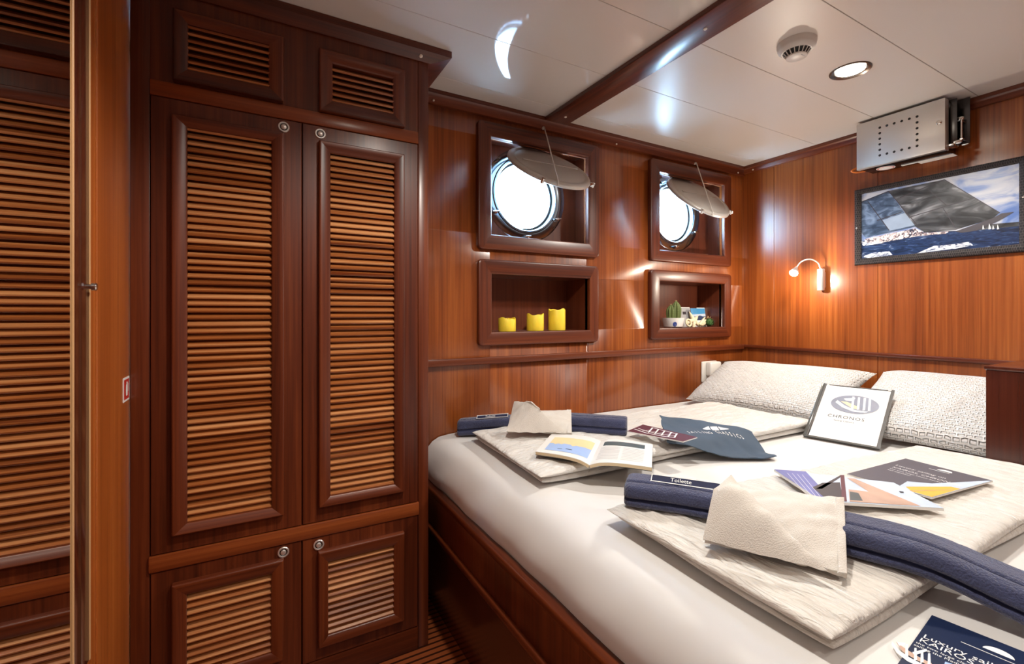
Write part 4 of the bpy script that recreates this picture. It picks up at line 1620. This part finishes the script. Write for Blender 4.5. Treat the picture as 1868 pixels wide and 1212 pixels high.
# steel box under the ceiling
bx = thing('steel_equipment_box', 'stainless steel box with a square of vent holes, hung under the ceiling', 'equipment box', (2.49, .91, 1.758))
XF = 2.410
Y0, Y1, Z0, Z1 = .757, 1.067, 1.759, 1.9655
b = MB(STEEL)
b.box(XF, XF + .004, Y0, Y1, Z0, Z1, .0012)
b.box(XF, XF + .020, Y0, Y1, Z0 - .001, Z0 + .002, .0008)
b.box(XF + .002, XF + .030, Y1 - .003, Y1, Z0, Z1, .0008)
b.box(XF + .002, XF + .035, Y0, Y0 + .003, Z0, Z1, .0008)
cv = b.build('front_cover', bx, label='brushed steel front cover')
b = MB(BLACK)
for i in range(6):
    for k in range(6):
        if 0 < i < 5 and 0 < k < 5: continue
        b.lathe((XF - .0003, .846 + (.977 - .846) * i / 5, 1.800 + (1.9225 - 1.800) * k / 5), (-1, 0, 0), [(0, .0003), (.0052, .0003)], 16)
b.build('vent_holes', cv)
b = MB(CHROME); b.lathe((XF, .775, 1.872), (-1, 0, 0), [(.009, 0), (.009, .004), (.005, .007), (0, .007)], 20); b.build('lock', cv, label='small chrome lock')
b = MB(STEELD); b.box(XF + .030, XR - .012, Y0 + .012, Y1 - .003, Z0 + .004, Z1 - .008, .002); b.build('housing', bx)
b = MB(STEELD)
b.box(XF + .045, XF + .049, Y0 - .022, Y0 + .012, Z0 + .02, Z1, .001)
b.box(XF + .100, XF + .104, Y0 - .045, Y0 + .012, Z0 + .03, Z1 + .008, .001)
b.box(XF + .049, XF + .100, Y0 - .004, Y0 - .001, Z1 - .03, Z1, .0008)
b.use(CHROME); b.tube([(XF + .060, Y0 - .03, Z0 + .045), (XF + .060, Y0 - .03, Z0 + .115), (XF + .125, Y0 - .03, Z0 + .115), (XF + .125, Y0 - .03, Z0 + .045), (XF + .060, Y0 - .03, Z0 + .045)], .005, 8)
for dx, dz in ((.075, .128), (.130, .085), (.132, .04), (.05, .03)):
    b.lathe((XF + dx, Y0 - .025, Z0 + dz), (0, -1, 0), [(.009, -.012), (.009, .004), (.005, .010), (0, .010)], 14)
b.box(XF + .02, XF + .07, Y0 - .02, Y0 + .01, Z0 + .012, Z0 + .022, .001)
b.build('side_bracket', bx, label='shiny bracket with bolts')
b = MB(WHITEPR)
b.lathe((XF + .075, .985, Z0 - .0008), (0, 0, -1), [(0, .0008), (.034, .0008), (.034, 0)], 40)
b.use(REDM); b.lathe((XF + .075, .985, Z0 - .0018), (0, 0, -1), [(.026, .0002), (.030, .0002)], 40)
b.use(WHITEPR); b.box(XF + .105, XF + .150, .765, .885, Z0 + .0012, Z0 + .0036); b.box(XF + .105, XF + .118, .885, .94, Z0 + .0012, Z0 + .0036)
b.build('stickers', bx, label='round and strip stickers underneath')
b = MB(ORANGE)
b.tube(spline([(XF + .06, Y1 - .004, 1.786), (XF + .05, Y1 + .022, 1.782), (XF + .03, Y1 + .034, 1.768), (XF + .05, Y1 + .022, 1.762), (XF + .07, Y1 - .004, 1.764)], 18), .0038, 8)
b.build('cable', bx, label='orange cable loop')
b = MB(STEELD); b.box(XF + .06, XF + .10, Y0 + .05, Y1 - .05, Z1 - .010, ZC - .0005); b.build('hanger', bx)

# smoke detector
sd = thing('smoke_detector', 'round white smoke detector on the ceiling beside the lit downlight', 'smoke detector', (1.532, .848, ZC))
b = MB(WHITEP)
b.lathe((1.532, .848, ZC), (0, 0, -1), [(0, 0), (.056, 0), (.0565, .006), (.054, .014), (.0545, .016), (.052, .022), (.043, .030), (.040, .030), (.030, .029)], 48)
bs = b.build('detector_base', sd, smooth=40)
b = MB(BLACK); b.lathe((1.532, .848, ZC), (0, 0, -1), [(.040, .029), (.036, .033), (.028, .0425), (0, .0425)], 48); b.build('smoke_chamber', sd)
b = MB(WHITEP)
for k in range(18):
    a = 2 * PI * k / 18
    d = V((math.cos(a), math.sin(a), 0)); s = V((-d.y, d.x, 0))
    c = V((1.532, .848, ZC))
    p, r_ = c + d * .0425 - V((0, 0, .028)), c + d * .0285 - V((0, 0, .0455))
    b.hexa([p - s * .0012 - d * .004, p + s * .0012 - d * .004, p + s * .0012, p - s * .0012, r_ - s * .0012 - d * .004, r_ + s * .0012 - d * .004, r_ + s * .0012, r_ - s * .0012])
b.lathe((1.532, .848, ZC), (0, 0, -1), [(.030, .043), (.030, .0465), (.027, .048), (0, .0485)], 40)
b.build('vent_cap', sd, smooth=40)
b = MB(GREYPR); b.box(1.522, 1.542, .828, .830, ZC - .0488, ZC - .0482); b.build('status_mark', sd)


DLRING = plain('dark_nickel', (.22, .19, .17), .25, metal=1.0)


# downlights
def downlight(x, y, label, energy, blend=.45, ang=152):
    d = thing('downlight', label, 'downlight', (x, y, ZC), group='recessed ceiling downlights')
    b = MB(DLRING)
    b.lathe((x, y, ZC), (0, 0, -1), [(.064, 0), (.063, .003), (.060, .0045), (.056, .003), (.048, .001), (.043, -.004)], 56)
    b.build('trim_ring', d, smooth=40)
    b = MB(LED); b.lathe((x, y, ZC), (0, 0, -1), [(.045, -.001), (.040, .002), (0, .0035)], 48); b.build('lens', d, label='glowing lens')
    li = bpy.data.lights.new('downlight_lamp', 'SPOT')
    li.energy = energy; li.color = (1, .935, .85); li.spot_size = math.radians(ang); li.spot_blend = blend
    li.shadow_soft_size = .045
    lo = bpy.data.objects.new('downlight_lamp', li); COL.objects.link(lo)
    lo.location = (x, y, ZC - .06)
    return d


downlight(1.875, .850, 'lit round downlight in the white ceiling beside the smoke detector', 28)
downlight(.52, .60, 'lit round downlight above the foot of the bed, left of the ceiling beam', 26)
downlight(1.25 - .62, -.60, 'added downlight out of view behind the viewer, for fill light', 7)  # unseen lamp, added as fill from the viewer's side
downlight(1.875, -.35, 'added downlight out of view above the bedside cabinet, for fill light', 12)  # second unseen fill lamp, added to lift the hull side wall

# ------------------------------------------------------------------ niche contents
zn = N1[2]


def candle(x, h, r, label, seed):
    c = thing('candle', label, 'candle', (x, YB + .030, zn), group='yellow candles in the left niche')
    b = MB(WAX)
    n = 40
    y = YB + .045
    outer = []
    loops = []
    top = lambda a: h + .004 * math.sin(2 * a + seed) + .002 * math.sin(5 * a + seed * 2)
    for rr, f in ((r * .97, lambda a: 0), (r, lambda a: .003), (r, lambda a: top(a) - .003), (r * .97, lambda a: top(a)), (r * .88, lambda a: top(a)), (r * .84, lambda a: h - .010), (r * .2, lambda a: h - .013)):
        loops.append([V((x + rr * math.cos(2 * PI * k / n), y + rr * math.sin(2 * PI * k / n), zn + f(2 * PI * k / n))) for k in range(n)])
    b.loft(loops); b.build('wax_body', c, smooth=50)
    b = MB(WICK); b.tube([(x, y, zn + h - .014), (x + .001, y, zn + h - .004), (x + .003, y, zn + h + .001)], .0013, 8); b.build('wick', c)


candle(.977, .056, .039, 'shortest of the three yellow candles, nearest the wardrobe', 1.0)
candle(1.124, .074, .0395, 'middle-height yellow candle in the centre of the left niche', 2.3)
candle(1.244, .096, .0400, 'tallest of the three yellow candles, at the right', 4.0)

zn2 = N2[2]
Yn = YB + .05
ct = thing('potted_cactus', 'small three-stemmed cactus in a white pot in the right niche', 'cactus', (2.03, Yn, zn2))
b = MB(CERAM)
b.lathe((2.03, Yn, zn2), (0, 0, 1), [(0, 0), (.044, 0), (.050, .004), (.060, .050), (.060, .052), (.056, .052), (.054, .044), (0, .042)], 40)
pot = b.build('pot', ct, smooth=40)
b = MB(BLUEPR)
pts = []
fx = (V((0, 0, 1.1)) - V((2.03, Yn, 1.1))).normalized()
sx_ = V((-fx.y, fx.x, 0))
base = V((2.03, Yn, zn2 + .018)) + V((.012, 0, 0))
for k in range(24):
    a = 2 * PI * k / 24
    p = base + sx_ * (.011 * math.cos(a)) + V((0, 0, .013 * math.sin(a)))
    d = V((p.x - 2.03, p.y - Yn, 0)); hh = p.z - zn2
    rad = .050 + (.010) * (hh - .004) / .046 + .0006
    ang = math.atan2(fx.y, fx.x) + (.18 + .20 * math.cos(a))
    pts.append(V((2.03 + rad * math.cos(ang), Yn + rad * math.sin(ang), p.z)))
b.poly(pts); b.build('emblem', pot, recalc=False, label='small blue emblem')
b = MB(GREENC, SPINE)
for (dx, dy, r, h) in ((-.016, 0, .022, .085), (.010, -.012, .023, .105), (.030, .008, .018, .062)):
    n = 36
    loops = []
    for k in range(9):
        t = k / 8
        rr = r * (.75 + .35 * math.sin(PI * min(1, t * .8 + .1))) * (1 - max(0, t - .6) ** 2 * 5.2)
        rr = max(rr, .003)
        loops.append([V((2.03 + dx + rr * (1 + .13 * math.cos(9 * 2 * PI * j / n)) * math.cos(2 * PI * j / n), Yn + dy + rr * (1 + .13 * math.cos(9 * 2 * PI * j / n)) * math.sin(2 * PI * j / n), zn2 + .040 + h * t)) for j in range(n)])
    b.use(GREENC); b.loft(loops)
    b.use(SPINE)
    for k in range(1, 9):
        for j in range(9):
            a = 2 * PI * j / 9
            t = k / 8
            i0 = loops[min(k, 8)][int(j * n / 9)]
            d = V((math.cos(a), math.sin(a), .35 + max(0, t - .6) * 2))
            s = V((-math.sin(a), math.cos(a), 0)) * .0009
            b.poly([i0 - s, i0 + s, i0 + d.normalized() * .009])
b.build('stems', ct, recalc=False)


def card(cx, y, w, h, lean_, m, label, yaw):
    c = thing('postcard', label, 'card', (cx, y, zn2), group='cards standing in the right niche')
    d = V((math.cos(yaw), math.sin(yaw), 0)); n_ = V((-d.y, d.x, 0)); u_ = (V((0, 0, 1)) * math.cos(lean_) + n_ * math.sin(lean_))
    o = V((cx, y, zn2 + .0005)) - d * w / 2
    b = MB(PAPER)
    b.hexa([o, o + d * w, o + d * w + n_ * .0012, o + n_ * .0012, o + u_ * h, o + d * w + u_ * h, o + d * w + u_ * h + n_ * .0012, o + u_ * h + n_ * .0012])
    s = b.build('card_stock', c)
    fn = lambda u, v, l=.0005: o + d * (w * u) + u_ * (h * v) - n_ * l
    return s, fn, c


s, fn, _ = card(2.215, YB + .115, .10, .115, .14, PAPER, 'grey card half hidden behind the blue landscape card', .05)
b = MB(GREYPR); b.poly([fn(.04, .03), fn(.96, .03), fn(.96, .97), fn(.04, .97)])
b.use(DARKP); b.poly([fn(.3, .62, .0008), fn(.6, .62, .0008), fn(.6, .76, .0008), fn(.3, .76, .0008)]); b.build('card_print', s, recalc=False)
s, fn, _ = card(2.355, YB + .105, .085, .112, .14, PAPER, 'white card at the right end behind the blue landscape card', -.05)
b = MB(WHITEPR); b.poly([fn(.02, .02), fn(.98, .02), fn(.98, .98), fn(.02, .98)])
b.use(TEXTG)
for k in range(6): b.poly([fn(.30, .12 + k * .09, .0008), fn(.88, .12 + k * .09, .0008), fn(.88, .15 + k * .09, .0008), fn(.30, .15 + k * .09, .0008)])
b.build('card_print', s, recalc=False)
s, fn, _ = card(2.295, YB + .085, .125, .108, .16, PAPER, 'blue landscape card of hills and water leaning in the right niche', .0)
b = MB(SEABL); b.poly([fn(0, .40), fn(1, .40), fn(1, 1), fn(0, 1)])
b.use(SKYP); b.poly([fn(0, .52, .0008), fn(1, .50, .0008), fn(1, .70, .0008), fn(0, .66, .0008)])
b.use(HILLS); b.poly([fn(0, .34, .0011), fn(1, .34, .0011), fn(1, .56, .0011), fn(.8, .55, .0011), (fn(.6, .60, .0011)), fn(.42, .56, .0011), fn(.2, .55, .0011), fn(0, .50, .0011)])
b.use(WHITEPR); b.poly([fn(0, 0), fn(1, 0), fn(1, .34), fn(0, .34)]); b.build('card_print', s, recalc=False)

# shells, starfish, moss ball
b = MB(SHELLM)
c0 = V((2.175, YB + .030, zn2 + .034)); 
for k in range(6):
    a = PI / 2 + 2 * PI * k / 5 + .25
    if k == 5: continue
    d = V((math.cos(a), .30 * math.sin(a) + .05, math.sin(a) * .95)).normalized()
    b.tube([c0 - d * .004, c0 + d * .020, c0 + d * .042, c0 + d * .058], [.015, .0115, .007, .002], 10)
b.ball(c0, .016, 14, 8)
b.build('starfish', label='cream starfish propped beside the white pot', cat='starfish', smooth=60)
b = MB(SHELLM)
c1 = V((2.118, YB + .018, zn2 + .0245))
N = 28
pts = [c1 + V((math.cos(2 * PI * k / N) * .019, .004 * math.sin(2 * PI * k / N), math.sin(2 * PI * k / N) * .019)) for k in range(N + 1)]
b.tube(pts, .0052, 10); b.ball(c1 + V((0, .006, 0)), .010, 12, 8)
b.build('sea_shell', label='round ring-shaped shell against the white pot', cat='shell', smooth=60)
b = MB(SHELLM)
for k, (dx, dz, ln) in enumerate(((.225, .018, .07), (.245, .030, .06), (.262, .014, .05))):
    a = V((2.0 + dx - .02, YB + .016 + .008 * k, zn2 + .010)); d = V((.72, .05, .65 - .2 * k)).normalized()
    b.tube([a, a + d * ln * .4, a + d * ln * .75, a + d * ln], [.009, .0085, .006, .0015], 10)
b.build('coral_branch', label='spiky cream coral in front of the blue card', cat='coral', smooth=60)
b = MB(MOSS)
c2 = V((2.300, YB + .024, zn2 + .024))
for k in range(140):
    t = math.acos(1 - 1.55 * random.random()); a = random.random() * 2 * PI
    d = V((math.sin(t) * math.cos(a), math.sin(t) * math.sin(a), math.cos(t)))
    s = d.cross(V((.3, .5, .8))).normalized() * .0035
    b.poly([c2 + d * .014 - s, c2 + d * .014 + s, c2 + d * (.027 + .005 * random.random())])
b.ball(c2, .022, 18, 12, (1.1, .9, .95))
b.build('moss_ball', label='dark green moss ball before the white card', cat='moss', smooth=60)
b = MB(BARKM)
c3 = V((2.335, YB + .055, zn2 + .034))
b.ball(c3 - V((0, 0, .012)), .020, 14, 9, (1, .9, 1.1))
for k in range(60):
    t = math.acos(1 - 1.7 * random.random()); a = random.random() * 2 * PI
    d = V((math.sin(t) * math.cos(a), math.sin(t) * math.sin(a), math.cos(t)))
    s = d.cross(V((.1, .4, .9))).normalized() * .006
    w_ = d.cross(s).normalized() * .002
    b.poly([c3 + d * .018 - s, c3 + d * .018 + s, c3 + d * .030 + w_])
b.build('dried_flower', label='dry tan seed head above the green moss ball', cat='dried flower', recalc=False)

# ------------------------------------------------------------------ light
li = bpy.data.lights.new('reading_lamp_light', 'POINT')
li.energy = 3.6; li.color = (1, .88, .72); li.shadow_soft_size = .016
lo = bpy.data.objects.new('reading_lamp_light', li); COL.objects.link(lo)
lo.location = hd + hdir * .095

w = bpy.data.worlds.new('daylight')
w.use_nodes = True
bgn = w.node_tree.nodes['Background']
bgn.inputs['Color'].default_value = (.47, .73, 1.0, 1)
bgn.inputs['Strength'].default_value = 28.0
sc.world = w

# ------------------------------------------------------------------ camera
cam = bpy.data.cameras.new('camera')
co = bpy.data.objects.new('camera', cam)
COL.objects.link(co)
co.location = (0, 0, EYE)
co.rotation_euler = (PI / 2, 0, -(PI / 2 - YAW))
cam.sensor_width = 36
cam.lens = FOC / 1868 * 36
cam.shift_y = -(606 - HY) / 1868
cam.clip_start = .01
sc.camera = co
sc.view_settings.view_transform = 'Standard'
sc.view_settings.look = 'None'
sc.view_settings.gamma = 1
sc.view_settings.exposure = 0.92
sc.view_settings.use_curve_mapping = False
